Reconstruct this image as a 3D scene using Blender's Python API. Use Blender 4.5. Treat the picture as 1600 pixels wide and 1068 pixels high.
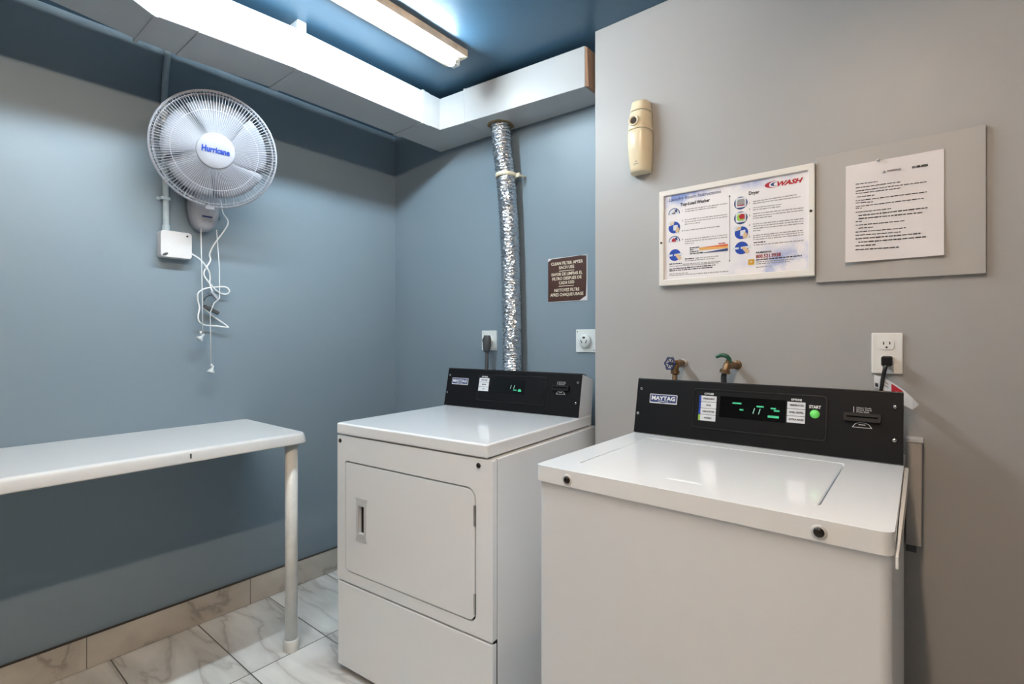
import bpy, bmesh, math, random
from mathutils import Vector, Matrix, noise
PI = math.pi
for o in list(bpy.data.objects):
    bpy.data.objects.remove(o)
COL = bpy.context.scene.collection
SC = bpy.context.scene

# ------------------------------------------------------------------ camera, world, light, exposure
cam_d = bpy.data.cameras.new('camera')
cam_d.sensor_width = 36.0
cam_d.lens = 790 / 1600 * 36
cam_d.shift_y = -6 / 1600
cam_d.clip_start = 0.02
cam = bpy.data.objects.new('camera', cam_d)
COL.objects.link(cam)
cam.location = (0, 0, 1.225)
cam.rotation_euler = (PI / 2, 0, math.radians(39.0))
SC.camera = cam
SC.view_settings.view_transform = 'Standard'
SC.view_settings.look = 'None'
SC.view_settings.gamma = 1
SC.view_settings.use_curve_mapping = False
SC.view_settings.exposure = 1.6
w = bpy.data.worlds.new('world')
SC.world = w
w.use_nodes = True
w.node_tree.nodes['Background'].inputs[0].default_value = (0.55, 0.68, 0.85, 1)
w.node_tree.nodes['Background'].inputs[1].default_value = 0.3
COOL = (0.76, 0.92, 1.03)
WARM = (1.0, 0.79, 0.60)
COOL_STRENGTH = 43.0
WARM_STRENGTH = 32.0

# ------------------------------------------------------------------ materials
def srgb(r, g, b):
    def f(c):
        c /= 255.0
        return c / 12.92 if c <= 0.04045 else ((c + 0.055) / 1.055) ** 2.4
    return (f(r), f(g), f(b), 1)

def mat(name, col, rough=0.5, metal=0.0, bump=0.0, bscale=60.0, coat=0.0, emis=None, estr=0.0, var=0.0, vscale=3.0, trans=0.0, alpha=None):
    m = bpy.data.materials.new(name)
    m.use_nodes = True
    nt = m.node_tree
    b = nt.nodes['Principled BSDF']
    b.inputs['Base Color'].default_value = col
    b.inputs['Roughness'].default_value = rough
    b.inputs['Metallic'].default_value = metal
    b.inputs['Coat Weight'].default_value = coat
    b.inputs['Coat Roughness'].default_value = 0.06
    b.inputs['Transmission Weight'].default_value = trans
    if emis:
        b.inputs['Emission Color'].default_value = emis
        b.inputs['Emission Strength'].default_value = estr
    tc = nt.nodes.new('ShaderNodeTexCoord')
    if bump:
        n = nt.nodes.new('ShaderNodeTexNoise')
        n.inputs['Scale'].default_value = bscale
        n.inputs['Detail'].default_value = 4
        nt.links.new(tc.outputs['Object'], n.inputs['Vector'])
        bp = nt.nodes.new('ShaderNodeBump')
        bp.inputs['Strength'].default_value = bump
        bp.inputs['Distance'].default_value = 0.002
        nt.links.new(n.outputs['Fac'], bp.inputs['Height'])
        nt.links.new(bp.outputs['Normal'], b.inputs['Normal'])
    if var:
        n2 = nt.nodes.new('ShaderNodeTexNoise')
        n2.inputs['Scale'].default_value = vscale
        n2.inputs['Detail'].default_value = 5
        nt.links.new(tc.outputs['Object'], n2.inputs['Vector'])
        r = nt.nodes.new('ShaderNodeValToRGB')
        c0 = [c * (1 - var) for c in col[:3]] + [1]
        c1 = [min(1, c * (1 + var)) for c in col[:3]] + [1]
        r.color_ramp.elements[0].position = 0.35
        r.color_ramp.elements[1].position = 0.65
        r.color_ramp.elements[0].color = c0
        r.color_ramp.elements[1].color = c1
        nt.links.new(n2.outputs['Fac'], r.inputs['Fac'])
        nt.links.new(r.outputs['Color'], b.inputs['Base Color'])
    return m

def wall_paint(name, col):
    """rolled paint over old plaster: fine stipple, broad unevenness, a few small scars"""
    m = mat(name, col, rough=0.42)
    nt = m.node_tree
    b = nt.nodes['Principled BSDF']
    b.inputs['Specular IOR Level'].default_value = 0.35
    tc = nt.nodes['Texture Coordinate']
    n1 = nt.nodes.new('ShaderNodeTexNoise'); n1.inputs['Scale'].default_value = 260; n1.inputs['Detail'].default_value = 2
    n2 = nt.nodes.new('ShaderNodeTexNoise'); n2.inputs['Scale'].default_value = 7; n2.inputs['Detail'].default_value = 3
    for n in (n1, n2):
        nt.links.new(tc.outputs['Object'], n.inputs['Vector'])
    b1 = nt.nodes.new('ShaderNodeBump'); b1.inputs['Strength'].default_value = 0.16; b1.inputs['Distance'].default_value = 0.001
    b2 = nt.nodes.new('ShaderNodeBump'); b2.inputs['Strength'].default_value = 0.25; b2.inputs['Distance'].default_value = 0.008
    nt.links.new(n1.outputs['Fac'], b1.inputs['Height'])
    nt.links.new(n2.outputs['Fac'], b2.inputs['Height'])
    nt.links.new(b2.outputs['Normal'], b1.inputs['Normal'])
    nt.links.new(b1.outputs['Normal'], b.inputs['Normal'])
    return m

def marble(name, tile=None, base=(240, 240, 237), vein=(196, 194, 190), shift=(0, 0), vs=1.0, swap=False):
    m = bpy.data.materials.new(name)
    m.use_nodes = True
    nt = m.node_tree
    L = nt.links.new
    b = nt.nodes['Principled BSDF']
    b.inputs['Roughness'].default_value = 0.28
    tc = nt.nodes.new('ShaderNodeTexCoord')
    mp = nt.nodes.new('ShaderNodeMapping')
    mp.inputs['Location'].default_value = (shift[0], shift[1], 0)
    L(tc.outputs['Object'], mp.inputs['Vector'])
    vec = mp.outputs['Vector']
    br = None
    if tile:
        br = nt.nodes.new('ShaderNodeTexBrick')
        br.offset = 0.0
        br.inputs['Scale'].default_value = 1.0
        br.inputs['Brick Width'].default_value = tile[0]
        br.inputs['Row Height'].default_value = tile[1]
        br.inputs['Mortar Size'].default_value = 0.0022
        br.inputs['Mortar Smooth'].default_value = 0.1
        br.inputs['Color1'].default_value = (0, 0, 0, 1)
        br.inputs['Color2'].default_value = (1, 1, 1, 1)
        br.inputs['Mortar'].default_value = (0.5, 0.5, 0.5, 1)
        L(vec, br.inputs['Vector'])
        sc = nt.nodes.new('ShaderNodeVectorMath'); sc.operation = 'SCALE'; sc.inputs['Scale'].default_value = 3.7
        L(br.outputs['Color'], sc.inputs[0])
        ad = nt.nodes.new('ShaderNodeVectorMath'); ad.operation = 'ADD'
        L(vec, ad.inputs[0]); L(sc.outputs[0], ad.inputs[1])
        v2 = ad.outputs[0]
    else:
        v2 = vec
    rot = nt.nodes.new('ShaderNodeMapping')
    rot.inputs['Rotation'].default_value = (0.3, 0.4, 0.7)
    rot.inputs['Scale'].default_value = (0.8 * vs, 3.2 * vs, 1.0 * vs)
    L(v2, rot.inputs['Vector'])
    n = nt.nodes.new('ShaderNodeTexNoise')
    n.inputs['Scale'].default_value = 1.9; n.inputs['Detail'].default_value = 8; n.inputs['Distortion'].default_value = 0.5
    L(rot.outputs[0], n.inputs['Vector'])
    s = nt.nodes.new('ShaderNodeMath'); s.operation = 'SUBTRACT'; s.inputs[1].default_value = 0.5
    a = nt.nodes.new('ShaderNodeMath'); a.operation = 'ABSOLUTE'
    L(n.outputs['Fac'], s.inputs[0]); L(s.outputs[0], a.inputs[0])
    r = nt.nodes.new('ShaderNodeValToRGB')
    e = r.color_ramp.elements
    e[0].position = 0.0; e[0].color = srgb(*vein)
    e[1].position = 0.11; e[1].color = srgb(*base)
    k = e.new(0.022); k.color = srgb(*[(p + q * 2) / 3 for p, q in zip(vein, base)])
    L(a.outputs[0], r.inputs['Fac'])
    out = r.outputs['Color']
    n2 = nt.nodes.new('ShaderNodeTexNoise'); n2.inputs['Scale'].default_value = 1.7; n2.inputs['Detail'].default_value = 5
    L(rot.outputs[0], n2.inputs['Vector'])
    r2 = nt.nodes.new('ShaderNodeValToRGB')
    r2.color_ramp.elements[0].position = 0.38; r2.color_ramp.elements[0].color = (0.80, 0.80, 0.79, 1)
    r2.color_ramp.elements[1].position = 0.60; r2.color_ramp.elements[1].color = (1, 1, 1, 1)
    L(n2.outputs['Fac'], r2.inputs['Fac'])
    mu = nt.nodes.new('ShaderNodeMix'); mu.data_type = 'RGBA'; mu.blend_type = 'MULTIPLY'; mu.inputs['Factor'].default_value = 1
    L(out, mu.inputs['A']); L(r2.outputs['Color'], mu.inputs['B'])
    out = mu.outputs['Result']
    if br:
        mx = nt.nodes.new('ShaderNodeMix'); mx.data_type = 'RGBA'
        L(br.outputs['Fac'], mx.inputs['Factor'])
        L(out, mx.inputs['A']); mx.inputs['B'].default_value = srgb(92, 88, 82)
        out = mx.outputs['Result']
        bp = nt.nodes.new('ShaderNodeBump'); bp.invert = True; bp.inputs['Strength'].default_value = 0.5; bp.inputs['Distance'].default_value = 0.002
        L(br.outputs['Fac'], bp.inputs['Height']); L(bp.outputs['Normal'], b.inputs['Normal'])
    L(out, b.inputs['Base Color'])
    return m

M = {}
M['wall_blue'] = wall_paint('blue grey wall paint', srgb(124, 140, 151))
M['wall_grey'] = wall_paint('warm grey wall paint', srgb(166, 164, 162))
M['wall_unseen'] = wall_paint('dark unseen wall paint', srgb(96, 98, 102))  # for the unseen walls only, darkened to cut bounced light
M['ceiling'] = mat('blue ceiling paint', srgb(66, 98, 121), rough=0.35, bump=0.35, bscale=40)
M['floor'] = marble('marble floor tile', (0.60, 0.30), shift=(1.905, -0.835 + 0.9))
M['base'] = marble('marble skirting tile', None, base=(212, 206, 196), vein=(168, 160, 150), vs=1.8)
M['grout'] = mat('dark grout', srgb(70, 64, 58), rough=0.9)
M['enamel'] = mat('white appliance enamel', srgb(243, 245, 247), rough=0.18, coat=0.6)
M['enamel_dull'] = mat('white cabinet enamel', srgb(232, 234, 237), rough=0.38)
M['gap_shade'] = mat('painted seam shade', srgb(22, 22, 24), rough=0.9)  # near black, stands for the shade inside open seams
M['black'] = mat('black console face', srgb(15, 15, 18), rough=0.5, bump=0.1, bscale=900)
M['black'].node_tree.nodes['Principled BSDF'].inputs['Specular IOR Level'].default_value = 0.22
M['black_gloss'] = mat('black glossy window', srgb(6, 7, 8), rough=0.1)
M['black_painted_sheen'] = mat('black edge with painted sheen', srgb(48, 46, 46), rough=0.25)  # lighter than the face: reflected light on the console top put into the colour
M['black_plastic'] = mat('black plastic', srgb(20, 20, 21), rough=0.35)
M['dark_grey'] = mat('dark grey rubber', srgb(66, 68, 70), rough=0.55)
M['chrome'] = mat('polished screw metal', srgb(190, 190, 190), rough=0.2, metal=1)
M['dark_screw'] = mat('dark screw metal', srgb(60, 58, 56), rough=0.3, metal=0.8)
M['label_white'] = mat('white key label', srgb(214, 216, 220), rough=0.5)
M['ink_white'] = mat('white print', srgb(225, 225, 225), rough=0.5)
M['ink_black'] = mat('black print', srgb(40, 38, 40), rough=0.7)
M['ink_grey'] = mat('grey print', srgb(150, 144, 142), rough=0.7)
M['ink_navy'] = mat('navy print', srgb(38, 56, 110), rough=0.6)
M['ink_blue'] = mat('blue print', srgb(12, 62, 160), rough=0.6)
M['ink_red'] = mat('red print', srgb(178, 20, 38), rough=0.6)
M['ink_darkred'] = mat('dark red print', srgb(140, 30, 36), rough=0.6)
M['ink_orange'] = mat('orange print', srgb(214, 96, 40), rough=0.6)
M['ink_amber'] = mat('amber print', srgb(226, 168, 90), rough=0.6)
M['ink_gold'] = mat('gold print', srgb(205, 150, 24), rough=0.5)
M['ink_skin'] = mat('tan print', srgb(214, 180, 140), rough=0.6)
M['ink_lime'] = mat('green print', srgb(150, 190, 70), rough=0.6)
M['led'] = mat('green display light', srgb(40, 160, 110), emis=srgb(90, 220, 165), estr=0.12)
M['led_pale'] = mat('pale display light', srgb(120, 180, 160), emis=srgb(190, 235, 220), estr=0.15)
M['start'] = mat('green start key', srgb(104, 200, 96), rough=0.4, emis=srgb(90, 200, 80), estr=0.1)
M['duct'] = mat('white painted duct metal', srgb(168, 170, 171), rough=0.4, bump=0.2, bscale=25)
M['card'] = mat('brown cardboard', srgb(150, 118, 96), rough=0.85)
M['foam'] = mat('brown sealant', srgb(140, 118, 84), rough=0.9, bump=0.8, bscale=80)
M['cream'] = mat('cream strap', srgb(216, 208, 184), rough=0.5)
M['fixture'] = mat('scuffed fixture metal', srgb(205, 190, 170), rough=0.5, var=0.25, vscale=14)
M['brass_cap'] = mat('tube end cap', srgb(200, 200, 190), rough=0.3, metal=0.8)
M['tube_cool'] = mat('cool fluorescent tube', (1, 1, 1, 1), emis=COOL + (1,), estr=COOL_STRENGTH)
M['tube_warm'] = mat('warm fluorescent tube', (1, 1, 1, 1), emis=WARM + (1,), estr=WARM_STRENGTH)
M['conduit'] = mat('painted conduit', srgb(176, 192, 200), rough=0.45, var=0.08, vscale=30)
M['box_white'] = mat('white plastic', srgb(204, 204, 205), rough=0.4)
M['fan_white'] = mat('white fan plastic', srgb(166, 170, 180), rough=0.35)
M['fan_wire'] = mat('white coated wire', srgb(176, 180, 190), rough=0.35)
M['fan_blade'] = mat('pale blade plastic', srgb(150, 156, 166), rough=0.5)
M['clear'] = mat('cloudy clear plastic', srgb(225, 230, 232), rough=0.15, trans=0.35)
M['cord_white'] = mat('white cord', srgb(232, 232, 232), rough=0.4)
M['table'] = mat('white table plastic', srgb(206, 207, 207), rough=0.4, bump=0.1, bscale=400)
M['pole'] = mat('white painted pipe', srgb(222, 222, 218), rough=0.35, var=0.04, vscale=25)
M['frame_white'] = mat('white frame paint', srgb(226, 220, 212), rough=0.4)
M['paper'] = mat('white paper', srgb(226, 218, 216), rough=0.8, bump=0.15, bscale=12)
M['panel_grey'] = mat('grey painted board', srgb(172, 167, 162), rough=0.5, bump=0.15, bscale=30)
M['beige'] = mat('yellowed cream plastic', srgb(226, 210, 178), rough=0.3, coat=0.2)
M['beige_dark'] = mat('nozzle hole', srgb(60, 45, 34), rough=0.8)
M['sign_brown'] = mat('brown sign film', srgb(66, 36, 26), rough=0.5)
M['sign_cream'] = mat('cream sign print', srgb(222, 212, 190), rough=0.5)
M['plate'] = mat('white wall plate', srgb(216, 222, 222), rough=0.4)
M['plate_warm'] = mat('ivory wall plate', srgb(234, 231, 226), rough=0.4)
M['brass'] = mat('worn brass', srgb(128, 102, 74), rough=0.4, metal=0.8, var=0.25, vscale=60)
M['blue_wheel'] = mat('dark blue enamel', srgb(28, 42, 84), rough=0.35)
M['green_lever'] = mat('dark green enamel', srgb(30, 84, 62), rough=0.35)
M['silver_tag'] = mat('silver label', srgb(205, 205, 206), rough=0.4)

# crinkled foil
def foil():
    m = mat('crinkled aluminium foil', srgb(212, 214, 218), rough=0.22, metal=1)
    nt = m.node_tree
    b = nt.nodes['Principled BSDF']
    tc = nt.nodes['Texture Coordinate']
    mp = nt.nodes.new('ShaderNodeMapping'); mp.inputs['Scale'].default_value = (1, 1, 2.0)
    nt.links.new(tc.outputs['Object'], mp.inputs['Vector'])
    v = nt.nodes.new('ShaderNodeTexVoronoi'); v.inputs['Scale'].default_value = 55
    nt.links.new(mp.outputs[0], v.inputs['Vector'])
    bp = nt.nodes.new('ShaderNodeBump'); bp.inputs['Strength'].default_value = 0.9; bp.inputs['Distance'].default_value = 0.006
    nt.links.new(v.outputs['Distance'], bp.inputs['Height'])
    nt.links.new(bp.outputs['Normal'], b.inputs['Normal'])
    return m
M['foil'] = foil()

# poster sheet: white with printed pale blue clouds in two corners
def poster_mat():
    m = mat('printed cloud sheet', srgb(232, 226, 226), rough=0.45)
    nt = m.node_tree; L = nt.links.new
    b = nt.nodes['Principled BSDF']; tc = nt.nodes['Texture Coordinate']
    sp = nt.nodes.new('ShaderNodeSeparateXYZ'); L(tc.outputs['Object'], sp.inputs[0])
    def mth(op, a, c):
        n = nt.nodes.new('ShaderNodeMath'); n.operation = op
        for i, q in enumerate((a, c)):
            if q is None: continue
            if isinstance(q, (int, float)): n.inputs[i].default_value = q
            else: L(q, n.inputs[i])
        return n.outputs[0]
    X, Z = sp.outputs[0], sp.outputs[2]
    def blob(cx, cz, rx, rz):
        dx = mth('DIVIDE', mth('SUBTRACT', X, cx), rx); dz = mth('DIVIDE', mth('SUBTRACT', Z, cz), rz)
        d = mth('SQRT', mth('ADD', mth('MULTIPLY', dx, dx), mth('MULTIPLY', dz, dz)), None)
        n = mth('SUBTRACT', 1.0, d); n = mth('MAXIMUM', n, 0.0)
        return n
    f = mth('ADD', mth('ADD', blob(0.04, 0.325, 0.16, 0.07), mth('MULTIPLY', blob(0.46, 0.0, 0.26, 0.13), 0.75)), mth('MULTIPLY', blob(0.28, 0.32, 0.2, 0.04), 0.5))
    n = nt.nodes.new('ShaderNodeTexNoise'); n.inputs['Scale'].default_value = 17; n.inputs['Detail'].default_value = 6
    L(tc.outputs['Object'], n.inputs['Vector'])
    r = nt.nodes.new('ShaderNodeValToRGB'); r.color_ramp.elements[0].position = 0.4; r.color_ramp.elements[1].position = 0.62
    L(n.outputs['Fac'], r.inputs['Fac'])
    fac = mth('MINIMUM', mth('MULTIPLY', mth('MULTIPLY', f, r.outputs['Color']), 2.2), 1.0)
    mx = nt.nodes.new('ShaderNodeMix'); mx.data_type = 'RGBA'
    L(fac, mx.inputs['Factor'])
    mx.inputs['A'].default_value = srgb(232, 226, 226); mx.inputs['B'].default_value = srgb(128, 148, 205)
    L(mx.outputs['Result'], b.inputs['Base Color'])
    return m
M['poster'] = poster_mat()

# ------------------------------------------------------------------ mesh helpers
def obj(name, bm, m, parent=None, loc=(0, 0, 0), rot=(0, 0, 0), smooth=False, bevel=0, seg=2, label=None):
    me = bpy.data.meshes.new(name)
    bmesh.ops.recalc_face_normals(bm, faces=bm.faces[:])
    bm.to_mesh(me); bm.free()
    o = bpy.data.objects.new(name, me)
    COL.objects.link(o)
    for k in (m if isinstance(m, (list, tuple)) else [m]):
        me.materials.append(M[k])
    o.parent = parent
    o.location = loc; o.rotation_euler = rot
    if smooth:
        for p in me.polygons: p.use_smooth = True
    if bevel:
        b = o.modifiers.new('bevel', 'BEVEL'); b.width = bevel; b.segments = seg; b.limit_method = 'ANGLE'; b.angle_limit = math.radians(40)
        b.harden_normals = True
        for p in me.polygons: p.use_smooth = True
    if label: o['label'] = label
    return o

def thing(name, label, cat, loc=(0, 0, 0), rotz=0, group=None):
    o = bpy.data.objects.new(name, None); COL.objects.link(o)
    o.empty_display_size = 0.05
    o.location = loc; o.rotation_euler = (0, 0, rotz)
    o['label'] = label; o['category'] = cat
    if group: o['group'] = group
    return o

def tag(o, label, cat, group=None):
    o['label'] = label; o['category'] = cat
    if group: o['group'] = group
    return o

def struct(o):
    o['kind'] = 'structure'; return o

def box(bm, x0, x1, y0, y1, z0, z1, mtx=None, mi=0):
    vs = [bm.verts.new((x, y, z)) for x in (x0, x1) for y in (y0, y1) for z in (z0, z1)]
    for f in ((0, 1, 3, 2), (4, 6, 7, 5), (0, 4, 5, 1), (2, 3, 7, 6), (0, 2, 6, 4), (1, 5, 7, 3)):
        fc = bm.faces.new([vs[i] for i in f]); fc.material_index = mi
    if mtx:
        for v in vs: v.co = mtx @ v.co
    return vs

def boxbm(*a, **k):
    bm = bmesh.new(); box(bm, *a, **k); return bm

def rrect(x0, x1, z0, z1, r, n=5, rs=None):
    """rounded rectangle points, counter-clockwise in (x, z); rs = radii bl, br, tr, tl"""
    rs = rs or [r] * 4
    pts = []
    for (cx, cz, a0, q) in ((x0, z0, PI, rs[0]), (x1, z0, 1.5 * PI, rs[1]), (x1, z1, 0, rs[2]), (x0, z1, PI / 2, rs[3])):
        sx = 1 if cx == x0 else -1; sz = 1 if cz == z0 else -1
        if q <= 0:
            pts.append((cx, cz)); continue
        for i in range(n + 1):
            a = a0 + PI / 2 * i / n
            pts.append((cx + sx * q + q * math.cos(a), cz + sz * q + q * math.sin(a)))
    return pts

def plate(bm, outer, holes, d0, d1, axis='y', mi=0):
    """flat plate with holes: 2-D outlines in (x,z) extruded along y, or in (x,y) extruded along z"""
    def P(p, d):
        return (p[0], d, p[1]) if axis == 'y' else (p[0], p[1], d)
    loops = []
    for d in (d0, d1):
        es = []
        lv = []
        for ring in [outer] + holes:
            vs = [bm.verts.new(P(p, d)) for p in ring]
            lv.append(vs)
            es += [bm.edges.new((vs[i], vs[(i + 1) % len(vs)])) for i in range(len(vs))]
        if holes:
            g = bmesh.ops.triangle_fill(bm, use_beauty=True, use_dissolve=False, edges=es)
            for f in g['geom']:
                if isinstance(f, bmesh.types.BMFace): f.material_index = mi
        else:
            f = bm.faces.new(lv[0]); f.material_index = mi
        loops.append(lv)
    for a, b in zip(*loops):
        for i in range(len(a)):
            j = (i + 1) % len(a)
            f = bm.faces.new((a[i], a[j], b[j], b[i])); f.material_index = mi

def platebm(outer, holes, d0, d1, axis='y'):
    bm = bmesh.new(); plate(bm, outer, holes, d0, d1, axis); return bm

def cyl(bm, p0, p1, r0, r1=None, n=20, caps=True, mi=0):
    r1 = r0 if r1 is None else r1
    p0 = Vector(p0); p1 = Vector(p1)
    d = (p1 - p0).normalized()
    u = d.orthogonal().normalized(); v = d.cross(u)
    rings = []
    for p, r in ((p0, r0), (p1, r1)):
        rings.append([bm.verts.new(p + u * r * math.cos(2 * PI * i / n) + v * r * math.sin(2 * PI * i / n)) for i in range(n)])
    for i in range(n):
        f = bm.faces.new((rings[0][i], rings[0][(i + 1) % n], rings[1][(i + 1) % n], rings[1][i])); f.smooth = True; f.material_index = mi
    if caps:
        for k in rings:
            f = bm.faces.new(k); f.material_index = mi

def cylbm(*a, **k):
    bm = bmesh.new(); cyl(bm, *a, **k); return bm

def lathe(bm, prof, n=32, mtx=None, mi=0, closed=False):
    """prof: (r, h) about local z"""
    rings = []
    for r, h in prof:
        if r < 1e-6:
            rings.append([bm.verts.new((0, 0, h))])
        else:
            rings.append([bm.verts.new((r * math.cos(2 * PI * i / n), r * math.sin(2 * PI * i / n), h)) for i in range(n)])
    for a, b in zip(rings, rings[1:]):
        for i in range(n):
            j = (i + 1) % n
            va = [a[0]] if len(a) == 1 else [a[i], a[j]]
            vb = [b[0]] if len(b) == 1 else [b[j], b[i]]
            if len(va) + len(vb) >= 3:
                f = bm.faces.new(va + vb); f.smooth = True; f.material_index = mi
    if mtx:
        for k in rings:
            for v in k: v.co = mtx @ v.co

def lathebm(*a, **k):
    bm = bmesh.new(); lathe(bm, *a, **k); return bm

def smooth_path(pts, sub=6):
    pts = [Vector(p) for p in pts]
    if len(pts) < 3: return pts
    out = []
    for i in range(len(pts) - 1):
        p0 = pts[max(i - 1, 0)]; p1 = pts[i]; p2 = pts[i + 1]; p3 = pts[min(i + 2, len(pts) - 1)]
        for k in range(sub):
            t = k / sub
            out.append(0.5 * ((2 * p1) + (-p0 + p2) * t + (2 * p0 - 5 * p1 + 4 * p2 - p3) * t * t + (-p0 + 3 * p1 - 3 * p2 + p3) * t ** 3))
    out.append(pts[-1])
    return out

def sweep(bm, pts, r, n=8, closed=False, caps=True, rf=None):
    pts = [Vector(p) for p in pts]
    N = len(pts)
    rings = []
    u = None
    for i, p in enumerate(pts):
        if closed:
            d = (pts[(i + 1) % N] - pts[i - 1]).normalized()
        else:
            d = (pts[min(i + 1, N - 1)] - pts[max(i - 1, 0)]).normalized()
        if u is None: u = d.orthogonal().normalized()
        u = (u - d * u.dot(d)).normalized()
        v = d.cross(u)
        rr = rf(i / (N - 1)) if rf else r
        rings.append([bm.verts.new(p + u * rr * math.cos(2 * PI * k / n) + v * rr * math.sin(2 * PI * k / n)) for k in range(n)])
    m_ = N if closed else N - 1
    for i in range(m_):
        a = rings[i]; b = rings[(i + 1) % N]
        for k in range(n):
            f = bm.faces.new((a[k], a[(k + 1) % n], b[(k + 1) % n], b[k])); f.smooth = True
    if caps and not closed:
        bm.faces.new(rings[0]); bm.faces.new(rings[-1])

def sweepbm(*a, **k):
    bm = bmesh.new(); sweep(bm, *a, **k); return bm

FACE = (PI / 2, 0, 0)   # text standing up and facing local -y
def text(name, body, size, m, parent, x, y, z, width=None, align='LEFT', shear=0.0, bold=0.0, ext=0.0002, rot=FACE):
    """x, z = baseline start (or centre) in the parent's wall frame"""
    c = bpy.data.curves.new(name, 'FONT')
    c.body = body; c.size = size; c.align_x = align; c.shear = shear; c.extrude = ext; c.offset = bold; c.resolution_u = 2
    t = bpy.data.objects.new(name, c); COL.objects.link(t)
    bpy.context.view_layer.update()
    me = bpy.data.meshes.new_from_object(t.evaluated_get(bpy.context.evaluated_depsgraph_get()))
    bpy.data.objects.remove(t); bpy.data.curves.remove(c)
    me.name = name
    if width and len(me.vertices):
        xs = [v.co.x for v in me.vertices]
        s = width / (max(xs) - min(xs))
        for v in me.vertices: v.co.x *= s
    me.materials.clear(); me.materials.append(M[m])
    o = bpy.data.objects.new(name, me); COL.objects.link(o)
    o.parent = parent; o.location = (x, y, z); o.rotation_euler = rot
    return o

def word_lines(name, lines, h, m, parent, y=-0.0006, seed=1, fill=0.9):
    """lines of print too small to read: one short bar per word, (x0, z0, x1, z1)"""
    rnd = random.Random(seed)
    bm = bmesh.new()
    for (x0, z0, x1, z1) in lines:
        x = x0
        while x < x1 - 0.0015:
            wl = min(rnd.uniform(0.004, 0.013), x1 - x)
            t0 = (x - x0) / max(1e-6, x1 - x0); t1 = (x + wl - x0) / max(1e-6, x1 - x0)
            za = z0 + (z1 - z0) * (t0 + t1) / 2
            hh = h * rnd.uniform(0.8, 1.1)
            box(bm, x, x + wl, y - 0.0001, y + 0.0001, za - hh / 2, za + hh / 2)
            x += wl + rnd.uniform(0.0012, 0.0022)
    return obj(name, bm, m, parent)

# ------------------------------------------------------------------ the room
XL, YB, YR, ZC, XC = -2.41, 1.883, 1.72, 2.41, -0.981
XR, YF = 1.6, -1.7
struct(obj('floor', boxbm(XL - .1, XR + .1, YF - .1, YB + .1, -0.08, 0), 'floor'))
struct(obj('ceiling', boxbm(XL - .1, XR + .1, YF - .1, YB + .1, ZC, ZC + 0.08), 'ceiling'))
struct(obj('wall_left', boxbm(XL - .1, XL, YF - .1, YB + .1, 0, ZC), 'wall_blue'))
struct(obj('wall_back', boxbm(XL, XC + .05, YB, YB + .1, 0, ZC), 'wall_blue'))
struct(obj('wall_right', boxbm(XC, XR + .1, YR, YR + .26, 0, ZC), 'wall_grey', bevel=0.004))
struct(obj('wall_side', boxbm(XR, XR + .1, YF - .1, YR, 0, ZC), 'wall_unseen'))
struct(obj('wall_front', boxbm(XL, XR, YF - .1, YF, 0, ZC), 'wall_unseen'))
# marble skirting, one strip per wall with dark joints
def skirting(name, length, loc, rotz, joints):
    o = obj(name, boxbm(0, length, -0.011, 0, 0.001, 0.120), 'base', None, loc, (0, 0, rotz), bevel=0.0015)
    struct(o)
    bm = bmesh.new()
    for j in joints: box(bm, j - 0.001, j + 0.001, -0.0116, -0.0105, 0.002, 0.119)
    box(bm, 0, length, -0.0125, 0, 0.1195, 0.1225)
    struct(obj('trim_' + name.split('_')[1], bm, 'grout', o))
    return o
skirting('baseboard_left', YB - YF, (XL, YF, 0), PI / 2, [0.463 - YF - .6 * 3, .463 - YF - .6 * 2, .463 - YF - .6, 0.463 - YF, 1.05 - YF, 1.65 - YF])
skirting('baseboard_back', XC - XL - 0.012, (XL + 0.012, YB, 0), 0, [0.5, 1.1])
skirting('baseboard_right', XR - XC, (XC, YR, 0), 0, [0.5, 1.1, 1.7, 2.3])

# ------------------------------------------------------------------ ceiling duct
duct = thing('air_duct', 'white boxed metal duct bending round the ceiling corner', 'duct', (XL, YB, 2.2))
def loft(bm, secs):
    rings = [[bm.verts.new(Vector(p) - Vector((XL, YB, 2.2))) for p in s] for s in secs]
    for a, b in zip(rings, rings[1:]):
        for i in range(4):
            bm.faces.new((a[i], a[(i + 1) % 4], b[(i + 1) % 4], b[i]))
    bm.faces.new(rings[0]); bm.faces.new(rings[-1])
def sec_y(y, xi, xo, z0=2.225, z1=2.376): return [(xo, y, z0), (xi, y, z0), (xi, y, z1), (xo, y, z1)]
bm = bmesh.new()
loft(bm, [sec_y(YF + .02, -1.79, -2.0), sec_y(.28, -1.79, -2.005), sec_y(.45, -1.808, -2.03), sec_y(.522, -1.852, -2.046)])
loft(bm, [sec_y(.5221, -1.848, -2.042), sec_y(.640, -1.832, -2.046)])
loft(bm, [sec_y(.6401, -1.836, -2.050), sec_y(.95, -1.803, -2.020), sec_y(1.573, -1.803, -2.012)])
obj('duct_run', bm, 'duct', duct, bevel=0.003)
bm = bmesh.new()
rings = []
secs = [[(-2.012, 1.574, 2.225), (-1.800, 1.574, 2.225), (-1.800, 1.574, 2.375), (-2.012, 1.574, 2.375)],
        [(-2.012, 1.874, 2.225), (-1.798, 1.671, 2.225), (-1.798, 1.671, 2.375), (-2.012, 1.874, 2.375)],
        [(-1.645, 1.876, 2.222), (-1.645, 1.682, 2.222), (-1.645, 1.682, 2.375), (-1.645, 1.876, 2.375)]]
loft(bm, secs)
obj('duct_elbow', bm, 'duct', duct, bevel=0.003)
bm = bmesh.new()
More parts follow.
